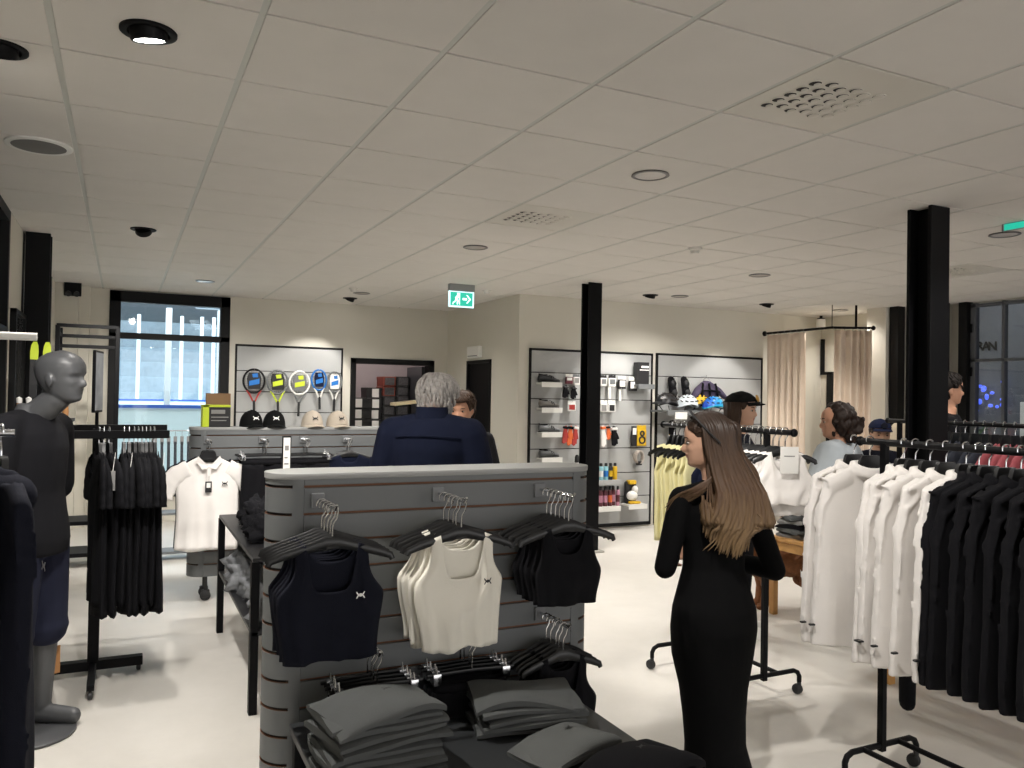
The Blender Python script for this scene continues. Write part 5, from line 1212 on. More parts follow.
# small wire stand of dark grey socks by the window
p = at(178, 440, 8.2); t = thing('sock_stand', 'low wire stand hung with dark grey striped socks by the window', 'display stand', (p.x, 8.2, 0))
b = MB(); b.tube([(-.22, 0, 0), (-.22, 0, 1.2), (.22, 0, 1.2), (.22, 0, 0)], .010, 8); b.build('frame', M['chrome'], t)
b = MB(); 
for z in (.06, .42): b = MB(); b.box((-.24, -.12, z), (.24, .12, z+.02), bev=.002); b.build('shelf', M['grey_lam'], t, smooth=False)
b = MB()
for k in range(8): b.cyl((-.2+.057*k, -.10, 1.2), (-.2+.057*k, -.10, .9), .002, 5)
b.tube([(-.22, 0, 1.2), (-.22, -.1, 1.2), (.22, -.1, 1.2), (.22, 0, 1.2)], .004, 6)
b.build('wire', M['chrome'], t)
for k in range(8):
    t2 = thing('sock_pair', 'dark grey striped sock pair, %s on the wire stand' % ORD[k], 'socks', (p.x-.2+.057*k, 8.10, 1.10), .15, group='socks on the wire stand')
    b = MB(); b.tube([(0, 0, 0), (.002, -.005, -.2), (.0, 0, -.38), (.0, -.04, -.46), (.0, -.11, -.49)], [.020, .023, .022, .024, .016], 8, 0, True, .6); b.build('knit', mat('sock_grey', '#3d4046', .9, var=.5, vscale=40), t2); b = MB(); b.box((-.015, -.004, -.02), (.015, .004, .05), bev=.001); b.build('card_band', M['lilac'], t2, smooth=False)
# tall black garment frame by the wall
t = thing('garment_frame', 'tall empty black double garment frame beside the rink window', 'frame rack', (-.30, 8.0, 0))
for y, z, x0, x1 in ((0, 2.13, -.23, .26), (.35, 2.06, -.23, .26), (.0, 1.95, -.2, .24)):
    b = MB(); b.box((x0, y-.015, z-.015), (x1, y+.015, z+.015), bev=.003); b.build('cross_bar', M['black_metal'], t, smooth=False)
for x, y in ((-.22, 0), (.25, 0), (-.22, .35), (.25, .35)): b = MB(); b.box((x-.018, y-.018, 0), (x+.018, y+.018, 2.13), bev=.003); b.build('post', M['black_metal'], t, smooth=False)
for z in (.10, .38): b = MB(); b.box((-.23, -.02, z), (.26, .37, z+.035), bev=.003); b.build('base_shelf', M['black_metal'], t, smooth=False)
for x in (-.22, .25): b = MB(); b.box((x-.015, 0, 2.05), (x+.015, .35, 2.08), bev=.003); b.build('side_bar', M['black_metal'], t, smooth=False)

# lit wall niche on the glazed side: white panel mirror, skis, brush row
p0, p1 = atx(17, 309, XL+.02), atx(30, 311, XL+.02)
b = MB(); ya_, yb2 = 6.38, 6.98
t = thing('wall_mirror', 'tall mirror in black frame on the white side wall', 'mirror', (XL, (ya_+yb2)/2, 0)); hh = (yb2-ya_)/2
b.box((0, -hh, .35), (.04, -hh+.03, 2.12), bev=.003); b.box((0, hh-.03, .35), (.04, hh, 2.12), bev=.003); b.box((0, -hh, 2.09), (.04, hh, 2.12), bev=.003); b.box((0, -hh, .35), (.04, hh, .38), bev=.003); b.build('frame', M['black_frame'], t, smooth=False)
b = MB(); b.box((.005, -hh+.03, .38), (.02, hh-.03, 2.09)); b.build('glass', mat('mirror_glass', '#d8dcdc', .06, metal=.9, var=0), t, smooth=False)
p = at(44, 352, 5.9)
for k, dx in enumerate((-.035, .035)):
    q = V(p.x+dx-.02, 5.9, 0); t = thing('ski', ['black ski with yellow tip standing behind the mannequin', 'second black ski with yellow tip behind the mannequin'][k], 'ski', q, group='skis behind the mannequin')
    b = MB(); rs = []
    for z, wv, yy in ((0, .022, .02), (.3, .021, 0), (1.0, .02, -.015), (1.6, .021, 0), (1.76, .022, .02)): rs.append([V(-wv, yy-.006, z), V(wv, yy-.006, z), V(wv, yy+.006, z), V(-wv, yy+.006, z)])
    b.rings(rs); b.build('ski_body', M['dk_plastic'], t, smooth=False)
    b = MB(); rs = []
    for z, wv, yy in ((1.76, .022, .02), (1.81, .023, .03), (1.85, .019, .045), (1.875, .010, .06)): rs.append([V(-wv, yy-.006, z), V(wv, yy-.006, z), V(wv, yy+.006, z), V(-wv, yy+.006, z)])
    b.rings(rs); b.build('ski_tip', M['lime'], t, smooth=False)
p = at(30, 408, 5.75); 
t = thing('wall_shelf', 'small dark wall shelf behind the mannequin neck', 'shelf', (XL, 5.75, p.z-.07)); b = MB(); b.box((0, -.3, -.02), (.42, .3, 0), bev=.003); b.build('board', M['black_metal'], t, smooth=False); b = MB(); b.box((0, -.28, -.16), (.03, .28, -.02)); b.build('bracket', M['black_metal'], t, smooth=False)
for k in range(6):
    t = thing('pole_grip', 'brown and white pole grip, %s in the row behind the mannequin neck' % ORD[k], 'pole grip', (XL+.13+.05*k, 5.75, p.z-.07), group='pole grips on the wall shelf'); b = MB(); b.lathe([(.001, 0), (.016, .0), (.018, .05), (.014, .10), (.001, .10)], n=12); b.build('grip', M['kraft'], t); b = MB(); b.lathe([(.015, .10), (.017, .13), (.001, .14)], n=12); b.build('cap', M['card'], t)

# rails and dark jackets at the picture edge
JY = 2.5
pu, pl_ = at(37, 337, JY), at(15, 433, JY)
t = thing('wall_rail_rack', 'white rail rack at the picture edge carrying dark hooded jackets', 'clothes rack', (-1.1, JY, 0))
for q, z in ((pu, pu.z), (pl_, pl_.z)):
    b = MB(); b.cyl((0, 0, z), (q.x+1.1, 0, z), .0105, 12); b.build('rail', M['white_pl'] if z > 1.6 else M['chrome'], t)
b = MB(); b.box((-.02, -.02, 0), (.02, .02, pu.z+.05), bev=.003); b.box((-.02, -.3, 0), (.02, .3, .04), bev=.004); b.build('post', M['black_metal'], t, smooth=False)
for k, x in enumerate((pl_.x-.03, pl_.x-.14, pl_.x-.25)):
    rz = math.radians(108); 
    hang('hanger of the %s dark hooded jacket from the rail end' % ORD[k], 'hangers of the dark jackets', (x, JY, pl_.z), rz)
    def hood(t):
        b = MB(); b.ell((0, .035, -.03), (.10, .06, .07), 16, 10); b.ell((-.09, -.01, -.055), (.05, .06, .06), 12, 8); b.ell((.09, -.01, -.055), (.05, .06, .06), 12, 8); b.build('hood', M['navy2'], t, remesh=.012, sm=4)
        b = MB(); emblem(b, (-.10, -.078, -.24), .035, (1, 0, 0), (0, -1, 0), lift=.004); b.build('printed_emblem', M['card'], t)
        b = MB(); b.box((-.006, -.078, -.85), (.006, -.07, -.08), bev=.002); b.build('zip', M['dk_plastic'], t, smooth=False)
    garment('hooded_jacket', 'dark navy hooded jacket, %s from the rail end' % ORD[k], 'jacket', 'dark jackets at the picture edge', (x, JY, pl_.z-.105), rz, 'jk%d' % (k % 2), lambda k=k: sweat_mb(160+k, W=.54, L=.98, t=.058, amp=.018, slen=.70), M['navy2'], vox=.009, extra=hood)

# wooden tables and folded grey clothes
def wood_table(label, x0, x1, y0, y1, z, cat='table'):
    t = thing('wooden_table', label, cat, ((x0+x1)/2, (y0+y1)/2, 0)); a, d = (x1-x0)/2, (y1-y0)/2
    b = MB(); b.box((-a, -d, z-.03), (a, d, z), bev=.004); b.build('tabletop', M['wood'], t, smooth=False)
    b = MB()
    for p, q in [((-a+.02, -d+.02), (a-.02, -d+.04)), ((-a+.02, d-.04), (a-.02, d-.02)), ((-a+.02, -d+.02), (-a+.04, d-.02)), ((a-.04, -d+.02), (a-.02, d-.02))]: b.box((*p, z-.10), (*q, z-.03), bev=.002)
    b.build('apron', M['wood'], t, smooth=False)
    for sx in (-a+.025, a-.025):
        for sy in (-d+.025, d-.025): b = MB(); b.box((sx-.023, sy-.023, 0), (sx+.023, sy+.023, z-.03), bev=.004); b.build('leg', M['wood'], t, smooth=False)
    return t
wood_table('low pale wooden table with folded grey clothes and a dog beneath', 4.35, 4.96, 3.98, 4.54, .58)
r = random.Random(12)
mm = [M['lilac'], M['greyf2'], M['blackf'], M['lilac'], M['greyf'], M['lilac']]
for s_, (cx, cy) in enumerate(((4.52, 4.40), (4.56, 4.12), (4.82, 4.22))):
    for k in range(6):
        key = 'fg%d_%d' % (s_, k)
        folded('crumpled %s garment, %s from the top of the %s pile on wooden table' % (['pale grey', 'grey', 'black', 'light grey', 'dark grey', 'soft grey'][k], ORD[5-k], ['corner', 'middle', 'rear'][s_]), 'folded clothes on the wooden table', (cx+r.uniform(-.02, .02), cy+r.uniform(-.02, .02), .588+.034*(k+.5)), r.uniform(-.4, .4), key, mm[k], a=.26, d=.22, h=.040, sag=.016, wav=.014)
wood_table('wooden bench behind the white sweatshirt rack holding dark clothes', 3.89, 4.22, 2.2, 3.17, .50, 'bench')
for k in range(3): folded('black folded trousers, %s from the top on the wooden bench' % ORD[2-k], 'black folded trousers on the bench', (4.05, 2.9, .508+.034*(k+.5)), .1*k, 'bn%d' % k, M['blackf'], a=.30, d=.26, h=.036, sag=.012, wav=.006)
q = atz(908, 685, 0); t = thing('rubber_boot', 'black bag hanging low below the last white sweatshirt', 'bag', (3.62, 2.80, .0))
b = MB(); b.capsule((0, 0, .06), (0, 0, .62), .042, .05, n=16, flat=.8); b.build('body', M['blackf'], t); b = MB(); b.tube([(-.03, 0, .6), (0, 0, .72), (.03, 0, .6)], .006, 6); b.build('strap', M['blackf'], t)
t.name = 'long_bag'
# ================================================================== PEOPLE
RH = Vector((math.cos(YAW), -math.sin(YAW), 0)); FH = Vector((math.sin(YAW), math.cos(YAW), 0))
def cdir(a, b): v = RH*a+FH*b; return v.normalized()
def yawof(d): return math.atan2(d.x, -d.y)
def place(px, depth): return RH*((px-512)/F_PX*depth)+FH*depth
# head profile tables (unit = head height, chin 0 .. crown 1): front reach, back reach, half width
HZ = [0, .05, .10, .15, .20, .235, .265, .30, .36, .42, .50, .58, .66, .76, .86, .94, 1.0]
HF = [.16, .335, .375, .355, .378, .365, .385, .372, .380, .385, .378, .405, .412, .395, .325, .215, .01]
HB = [.05, .08, .12, .18, .25, .285, .315, .345, .385, .415, .45, .475, .485, .46, .385, .26, .01]
HW = [.09, .165, .205, .235, .255, .265, .275, .285, .300, .315, .325, .335, .338, .325, .265, .175, .01]
def tab(T, z):
    z = max(0, min(1, z))
    for i in range(len(HZ)-1):
        if z <= HZ[i+1]:
            t = (z-HZ[i])/(HZ[i+1]-HZ[i]); return T[i]+(T[i+1]-T[i])*t
    return T[-1]
def head_pt(th, z, face=True):
    """th 0 = front (-y), measured towards +x"""
    w = tab(HW, z); f = tab(HF, z); k = tab(HB, z); s, c = math.sin(th), math.cos(th)
    e = .86
    x = w*math.copysign(abs(s)**e, s); y = -(f if c > 0 else k)*math.copysign(abs(c)**e, c)
    if face and c > 0:
        nz = 0
        if .28 < z < .56:
            a = .100*sstep(.55, .345, z)*sstep(.285, .325, z) + .03*sstep(.56, .48, z)*sstep(.3, .4, z)
            wd = .034+.026*sstep(.5, .34, z); nz = a*math.exp(-(x/wd)**2)
        y -= nz
        y += .028*math.exp(-((abs(x)-.145)/.07)**2-((z-.495)/.05)**2)         # eye sockets
        y -= .018*math.exp(-((abs(x)-.14)/.10)**2-((z-.575)/.025)**2)          # brow
        y -= .020*math.exp(-((abs(x)-.20)/.07)**2-((z-.38)/.06)**2)            # cheek
        y += .010*math.exp(-(x/.10)**2-((z-.236)/.010)**2)                     # mouth line
    return Vector((x, y, z))
def head_into(b, hh, T, face=True, ears=True, earsc=1.):
    n, k = 48, 44; rs = []
    for i in range(k+1):
        z = .0+1.0*(i/k); z = min(.997, z); rs.append([T(head_pt(2*math.pi*a/n, z, face)*hh) for a in range(n)])
    b.rings(rs)
    if ears:
        for s in (-1, 1):
            m = []
            for a in range(16):
                t = 2*math.pi*a/16; m.append(V(s*(.318+.045*(.5-.5*math.cos(t))*1), .03+.062*math.cos(t)*earsc+.01*math.sin(t), .425+.105*math.sin(t)*earsc))
            b.tube([T(q*hh) for q in m], .020*hh/.22*.22, 6, closed=True)
            b.ell(T(V(s*.325, .03, .42)*hh), (.055*hh, .055*hh, .085*hh), 10, 8)
def hand_into(b, wr, d, n, L=.17, curl=.5, left=True):
    """wrist point, pointing direction, palm normal"""
    d = Vector(d).normalized(); n = Vector(n); n = (n-d*n.dot(d)).normalized(); sd = d.cross(n)*(1 if left else -1); k = L/.18
    wr = Vector(wr)
    b.capsule(wr, wr+d*.045*k, .022*k, .026*k, n=12, flat=.62, up=sd)
    for j, o in enumerate((-.027, -.009, .009, .027)): b.capsule(wr+d*.02*k+sd*o*.6*k, wr+d*.085*k+sd*o*k, .013*k, .0115*k, n=10)
    for j, (o, ln) in enumerate(((-.028, .060), (-.0095, .076), (.0095, .080), (.028, .070))):
        a = wr+d*.085*k+sd*o*k; c1 = curl*(.6+.08*j); e = d*math.cos(c1)+n*math.sin(c1); p1 = a+e*ln*.45*k+sd*o*.15*k; c2 = c1+curl*.9; e2 = d*math.cos(c2)+n*math.sin(c2); p2 = p1+e2*ln*.32*k; c3 = c2+curl*.5; e3 = d*math.cos(c3)+n*math.sin(c3); p3 = p2+e3*ln*.23*k
        b.chain([a, p1, p2, p3], [.0105*k, .0095*k, .0085*k, .0075*k], n=8)
    a = wr+d*.025*k+sd*.024*k; p1 = a+(d*.6+sd*.65+n*.35).normalized()*.038*k; p2 = p1+(d*.8+sd*.25+n*.45).normalized()*.034*k
    b.chain([a, p1, p2], [.013*k, .011*k, .0085*k], n=8)
TORSO_M = [(.465, .082, .062, 0), (.50, .096, .070, .004), (.535, .099, .071, .006), (.58, .090, .064, .002), (.63, .083, .058, 0), (.69, .090, .062, 0), (.745, .100, .066, .003), (.785, .100, .060, .006), (.815, .078, .046, .008), (.835, .045, .036, .006), (.86, .034, .034, 0)]
TORSO_F = [(.465, .088, .066, 0), (.50, .102, .074, .006), (.535, .100, .072, .008), (.58, .084, .060, .002), (.63, .073, .052, 0), (.69, .080, .062, -.004), (.735, .088, .070, -.008), (.775, .086, .056, 0), (.81, .070, .042, .006), (.835, .038, .031, .006), (.86, .029, .030, 0)]
def ringz(z, rx, ry, cy, n=28, cx=0.): return [V(cx+rx*math.cos(a), cy+ry*math.sin(a), z) for a in [2*math.pi*k/n for k in range(n)]]
class Person:
    def __init__(s, label, loc, face, H, fem=False, head_dir=None, nod=0., skin=None, lean=0., name='person', cat='person', head_fwd=.0, hh=None, group=None):
        s.t = thing(name, label, cat, loc, 0, group); s.yaw = yawof(face); s.R = Matrix.Rotation(s.yaw, 3, 'Z'); s.H = H; s.fem = fem
        s.T = TORSO_F if fem else TORSO_M; s.skin = skin or M['skin']; s.hh = hh or (.135*H if H > 1.45 else .15*H)
        hy = yawof(head_dir if head_dir is not None else face); s.HR = Matrix.Rotation(hy, 3, 'Z') @ Matrix.Rotation(nod, 3, 'X')
        s.lean = lean; s.sx = .108*H if not fem else .098*H; s.sz = .790*H
        s.hc = s.R @ V(0, -head_fwd, 0)+V(0, 0, H-s.hh*.985)
    def P(s, x, y, z): return s.R @ V(x, y-s.lean*max(0, z-.55*s.H), z)
    def hd(s, v): return s.hc+s.HR @ v
    def torso(s, b, off=0., z0=0., z1=1., sc=1.):
        b.rings([[s.P(p.x, p.y, p.z) for p in ringz(z*s.H, rx*s.H*sc+off, ry*s.H*sc+off, cy*s.H)] for z, rx, ry, cy in s.T if z0 <= z <= z1])
    def arm(s, b, sg, elbow, wrist, off=0., frac=1., k=1.):
        S = s.P(sg*s.sx, .004*s.H, s.sz); E = s.P(*elbow); W = s.P(*wrist); q = s.H/1.75*k
        I = s.P(sg*s.sx*.40, .006*s.H, s.sz+.022*s.H)
        b.capsule(I, S, .040*q+off*.7, .048*q+off, n=12)
        if frac <= .5:
            e2 = S.lerp(E, frac*2); b.capsule(S, e2, .052*q+off, .050*q+off*1.6, n=14)
        else:
            b.capsule(S, E, .050*q+off, .040*q+off, n=14); w2 = E.lerp(W, (frac-.5)*2); b.capsule(E, w2, .040*q+off, lerp(.040, .027, (frac-.5)*2)*q+off, n=14)
    def leg(s, b, sg, foot, off=0., frac=1., knee=None, cuff=0.):
        Hh = s.H; hip = s.P(sg*.052*Hh, .004*Hh, .50*Hh); an = s.P(foot[0], foot[1], .05*Hh); kn = s.P(*(knee or ((foot[0]+sg*.055*Hh)/2, foot[1]*.4-.012*Hh, .285*Hh)))
        if frac <= .5: b.capsule(hip, hip.lerp(kn, frac*2), .058*Hh+off, .048*Hh+off*1.5, n=14)
        else:
            b.capsule(hip, kn, .056*Hh+off, .036*Hh+off, n=14); b.capsule(kn, kn.lerp(an, (frac-.5)*2), .035*Hh+off, lerp(.035, .023, (frac-.5)*2)*Hh+off+cuff, n=14)
    def foot(s, b, foot, off=0., L=.145):
        a = s.P(foot[0], foot[1]+.02*s.H, .028*s.H); t = s.P(foot[0]*1.12, foot[1]-.085*s.H, .018*s.H)
        b.capsule(s.P(foot[0], foot[1], .05*s.H), a, .022*s.H+off, .024*s.H+off, n=12); b.capsule(a, t, .022*s.H+off, .018*s.H+off, n=12, flat=1.25)
    def body(s, armL, armR, feet, handL=None, handR=None, vox=.009, face=True):
        b = MB(); s.torso(b); s.feet = feet; s.aL, s.aR = armL, armR
        for sg, (e, w_) in ((1, armL), (-1, armR)): s.arm(b, sg, e, w_)
        for sg, h, (e, w_) in ((1, handL, armL), (-1, handR, armR)):
            E, W = s.P(*e), s.P(*w_); d = (W-E).normalized()
            hd, hn, cu = h if h else (None, None, .5)
            hand_into(b, W, s.R @ Vector(hd) if hd else d, s.R @ Vector(hn) if hn else (s.R @ V(-sg, 0, 0)), L=.105*s.H, curl=cu, left=sg > 0)
        for sg, f in ((1, feet[0]), (-1, feet[1])): s.leg(b, sg, f); s.foot(b, f)
        hb = s.hc+s.HR @ V(0, .06*s.hh, .12*s.hh); nb = s.P(0, .006*s.H, .815*s.H); q = .034*s.H if not s.fem else .029*s.H
        b.capsule(nb, hb, q*1.1, q, n=16); head_into(b, s.hh, s.hd, face)
        return b.build('body', s.skin, s.t, remesh=vox, sm=2)
    def eyes(s, lids=True, lips='#a5665c', brow=None, glass=False):
        b = MB()
        for sg in (-1, 1): b.ell(s.hd(V(sg*.145, -.322, .492)*s.hh), (.048*s.hh, .044*s.hh, .024*s.hh), 14, 8)
        b.build('eyeball', M['eye'], s.t)
        b = MB()
        for sg in (-1, 1): b.ell(s.hd(V(sg*.146, -.352, .493)*s.hh), (.032*s.hh, .018*s.hh, .027*s.hh), 10, 8)
        b.build('iris', M['iris'], s.t)
        if brow:
            b = MB()
            for sg in (-1, 1): b.tube([s.hd(head_pt(sg*t, .575+dz)*s.hh*1.0) for t, dz in ((.22, 0), (.36, .018), (.52, .022), (.68, .005))], [.009*s.hh, .013*s.hh, .011*s.hh, .004*s.hh], 6)
            b.build('eyebrow', brow, s.t)
        b = MB()
        for zz, r_ in ((.254, .014), (.218, .017)): b.tube([s.hd(head_pt(t, zz+.006*math.cos(t*6))*s.hh*1.004) for t in (-.26, -.13, 0, .13, .26)], [.004*s.hh, r_*s.hh, r_*s.hh*1.1, r_*s.hh, .004*s.hh], 8)
        b.build('lips', mat('lip_'+lips, lips, .4, var=.03), s.t)
    def top(s, m, off=.014, sleeve=1., z0=.46, name='top', vox=.011, hem=.0, collar=None, k=1., sm=3, extra=None):
        b = MB(); rs = []
        for z, rx, ry, cy in s.T:
            if z0-.02 <= z <= .836: rs.append([s.P(p.x, p.y, p.z) for p in ringz(z*s.H, rx*s.H+off+hem*sstep(.62, z0, z), ry*s.H+off+hem*sstep(.62, z0, z), cy*s.H)])
        b.rings(rs)
        if sleeve > 0:
            for sg, (e, w_) in ((1, s.aL), (-1, s.aR)): s.arm(b, sg, e, w_, off=off*.85, frac=sleeve, k=k)
        if extra: extra(b)
        o = b.build(name, m, s.t, remesh=vox, sm=sm)
        if collar:
            c = MB(); 
            for z, r_ in ((.838, .046), (.852, .043)): pass
            rr = []
            for z, q in ((.822, .056), (.845, .047), (.866, .044), (.866, .040), (.84, .040)): rr.append([s.P(p.x, p.y, p.z) for p in ringz(z*s.H, q*s.H, q*s.H*.92, .006*s.H, 20)])
            c.rings(rr, cap=False); c.build('collar', collar, s.t)
        return o
    def pants(s, m, off=.012, frac=1., name='trousers', cuff=.008, vox=.011, z1=.565):
        b = MB(); s.torso(b, off*.9, .46, z1)
        for sg, f in ((1, s.feet[0]), (-1, s.feet[1])): s.leg(b, sg, f, off, frac, cuff=cuff)
        return b.build(name, m, s.t, remesh=vox, sm=2)
    def shoes(s, m, sole=None):
        for f in s.feet:
            b = MB(); s.foot(b, f, .008); b.build('shoe', m, s.t, remesh=.008, sm=2)
    def hair(s, m, line=None, puff=.035, name='hair', seed=1, strand=.012, vox=0, extra=None, back=.18, front=.80, side=.52):
        b = MB(); n, k = 72, 20; r = random.Random(seed); ph = [r.uniform(0, 6.28) for _ in range(5)]; P = []
        for i in range(k+1):
            v = i/k; row = []
            for a in range(n):
                th = 2*math.pi*a/n; c = math.cos(th); ang = abs((th+math.pi) % (2*math.pi)-math.pi)
                zm = lerp(front, side, sstep(.75, 1.25, ang)) if ang < 1.45 else lerp(side, back, sstep(1.45, 2.2, ang))
                z = lerp(zm, .995, v); q = head_pt(th, z, False)
                gr = puff*sstep(0, .22, v)+strand*math.sin(th*17+ph[0]+z*6)*sstep(0, .3, v)+strand*.8*math.sin(th*31+ph[1]-z*9)*sstep(0, .3, v)
                q = q*(1+.004)+V(q.x, q.y, q.z-.55).normalized()*gr; row.append(s.hd(q*s.hh))
            P.append(row)
        b.grid(P, wrap=True); b.add(P[-1], [tuple(range(n))])
        if extra: extra(b)
        return b.build(name, m, s.t, remesh=vox) if vox else b.build(name, m, s.t, ang=0)
    def locks(s, m, n=170, seed=1, ln=.20, lift=.05, front=.85, back=.20, side=.52, name='hair_lock', sweep=.25):
        b = MB(); r = random.Random(seed)
        for k in range(n):
            th = r.uniform(0, 2*math.pi); ang = min(th, 2*math.pi-th); zm = front if ang < 1.0 else (side if ang < 1.6 else back)
            z0 = r.uniform(zm+.10, .99); z1 = max(zm, z0-ln*r.uniform(.6, 1.2)); dt = sweep*r.uniform(-.4, 1.); pts = []
            for q in range(5):
                v = q/4; p = head_pt(th+dt*v, lerp(z0, z1, v), False); d = V(p.x, p.y, p.z-.5).normalized(); pts.append(s.hd((p+d*(lift+.02*math.sin(v*3.1)-.012*v*v))*s.hh))
            b.tube(pts, [.004*s.hh/.22, .0085*s.hh/.22, .009*s.hh/.22, .007*s.hh/.22, .002*s.hh/.22], 6, 0, True, .6)
        return b.build(name, m, s.t, ang=0)
    def cap(s, m, em=None, tiltx=0.):
        b = MB(); n = 40; P = []
        for i in range(13):
            v = i/12; row = []
            for a in range(n):
                th = 2*math.pi*a/n; q = head_pt(th, lerp(.69+.04*math.cos(th), .995, v), False)
                q = q*1.02+V(q.x, q.y, (q.z-.5)).normalized()*(.045+.02*v); row.append(s.hd(q*s.hh))
            P.append(row)
        b.grid(P, wrap=True); b.add(P[-1], [tuple(range(n))]); b.build('cap_crown', m, s.t)
        b = MB(); P = []
        for i in range(6):
            q = i/5; row = []
            for k in range(15):
                a = math.radians(-62+124*k/14); p0 = head_pt(a, .735, False); rad = 1.12+.62*q*math.cos(a)**.8
                row.append(s.hd(V(p0.x*(1.1+.12*q), p0.y*rad, .735-.05*q-.09*math.sin(a)**2*(.4+.6*q)+.02)*s.hh))
            P.append(row)
        b.grid(P); o = b.build('cap_brim', m, s.t); k = o.modifiers.new('thick', 'SOLIDIFY'); k.thickness = .006
        if em:
            p = s.hd(V(0, -.455, .86)*s.hh); nn = (s.HR @ V(0, -1, .35)).normalized(); b = MB(); b.lathe([(.001, .008), (.024, .007), (.026, .0), (.001, 0)], p, 20, axis=nn); b.build('round_patch', em, s.t)

# ---- woman in the long black dress, back to the picture, head turned
wd = 3.27
wl = place(716, wd); W = Person('woman with long blonde hair in long black dress seen from behind', wl, cdir(-.22, 1), 1.49, True, head_dir=cdir(-1, .26), nod=.04, skin=M['skin'], hh=.217)
W.hc += cdir(-1, 0)*.030+V(0, 0, .022)
W.body(((.215, .01, .905), (.07, -.24, .90)), ((-.258, .03, .885), (-.08, -.25, .90)), ((.055, .0), (-.055, .03)), vox=.0065)
W.eyes(brow=M['hair_br'])
b = MB(); Z = [(.03, .150, .135, 0, .035), (.10, .138, .125, 0, .028), (.19, .124, .112, 0, .016), (.30, .128, .115, 0, .010), (.42, .140, .125, 0, .005), (.55, .168, .142, 0, 0), (.66, .178, .150, .008, 0), (.74, .172, .142, .01, 0), (.82, .150, .120, .004, 0), (.90, .128, .102, 0, 0), (.98, .128, .100, 0, 0), (1.06, .140, .108, -.006, 0), (1.13, .146, .100, -.002, 0), (1.185, .128, .080, .006, 0), (1.225, .085, .060, .008, 0), (1.255, .050, .048, .006, 0), (1.275, .044, .044, .004, 0)]
b.rings([[W.P(p.x, p.y, p.z)+RH*sh for p in ringz(z, rx, ry, cy, 32)] for z, rx, ry, cy, sh in Z])
for sg, (e, w_) in ((1, W.aL), (-1, W.aR)): W.arm(b, sg, e, w_, off=.008, frac=.98, k=1.05)
b.build('dress', mat('dress_black', '#060607', .85, var=.05, spec=.12, bump=.3, bscale=350), W.t, remesh=.008, sm=5)
def ombre():
    m = bpy.data.materials.new('long_blonde_hair'); m.use_nodes = True; nt = m.node_tree; b = nt.nodes['Principled BSDF']; b.inputs['Roughness'].default_value = .5; b.inputs['Specular IOR Level'].default_value = .35
    tc = nt.nodes.new('ShaderNodeTexCoord'); sp = nt.nodes.new('ShaderNodeSeparateXYZ'); nz = nt.nodes.new('ShaderNodeTexNoise'); nz.inputs['Scale'].default_value = 26; ad = nt.nodes.new('ShaderNodeMath'); ad.operation = 'MULTIPLY_ADD'; ad.inputs[1].default_value = .22
    mr = nt.nodes.new('ShaderNodeMapRange'); mr.inputs[1].default_value = .95+.11; mr.inputs[2].default_value = 1.50+.11; cr = nt.nodes.new('ShaderNodeValToRGB')
    mp = nt.nodes.new('ShaderNodeMapping'); mp.inputs['Scale'].default_value = (3, 3, .25)
    nt.links.new(tc.outputs['Object'], sp.inputs[0]); nt.links.new(tc.outputs['Object'], mp.inputs[0]); nt.links.new(mp.outputs[0], nz.inputs['Vector']); nt.links.new(nz.outputs['Fac'], ad.inputs[0]); nt.links.new(sp.outputs[2], ad.inputs[2]); nt.links.new(ad.outputs[0], mr.inputs[0]); nt.links.new(mr.outputs[0], cr.inputs[0]); nt.links.new(cr.outputs[0], b.inputs['Base Color'])
    e = cr.color_ramp.elements; e[0].position = 0; e[0].color = (*hx('#7f684a'), 1); e[1].position = 1; e[1].color = (*hx('#2a1e17'), 1); q = e.new(.5); q.color = (*hx('#4a3626'), 1)
    return m
HM = ombre()
def hp(a, bq, z): return RH*a+FH*bq+V(0, 0, z)            # a = towards picture right, bq = away
b = MB(); r = random.Random(5); hc = W.hd(V(0, .03, .55)*W.hh); ha = hc.dot(RH); hz = hc.z; hbk = hc.dot(FH)
def lock(a0, b0, z0, pts, w0, rr):
    P = [hp(*q) for q in pts]; m = 22; fine = []
    k = len(P)
    for i in range(m+1):
        s_ = i/m*(k-1); j = min(int(s_), k-2); t = s_-j; p0, p1, p2, p3 = P[max(0, j-1)], P[j], P[j+1], P[min(k-1, j+2)]
        fine.append(.5*((2*p1)+(p2-p0)*t+(2*p0-5*p1+4*p2-p3)*t*t+(3*p1-p0-3*p2+p3)*t**3))
    ph = rr.uniform(0, 6.28)
    fine = [p+RH*(.004*math.sin(i*.55+ph)*i/m)+FH*(.003*math.cos(i*.5+ph)*i/m) for i, p in enumerate(fine)]
    b.tube(fine, [w0*(.55+.45*math.sin(min(1, i/m*2.2)*1.57))*(1-.86*max(0, (i/m-.72)/.28)**1.4) for i in range(m+1)], 6, 0, True, .55, up=RH)
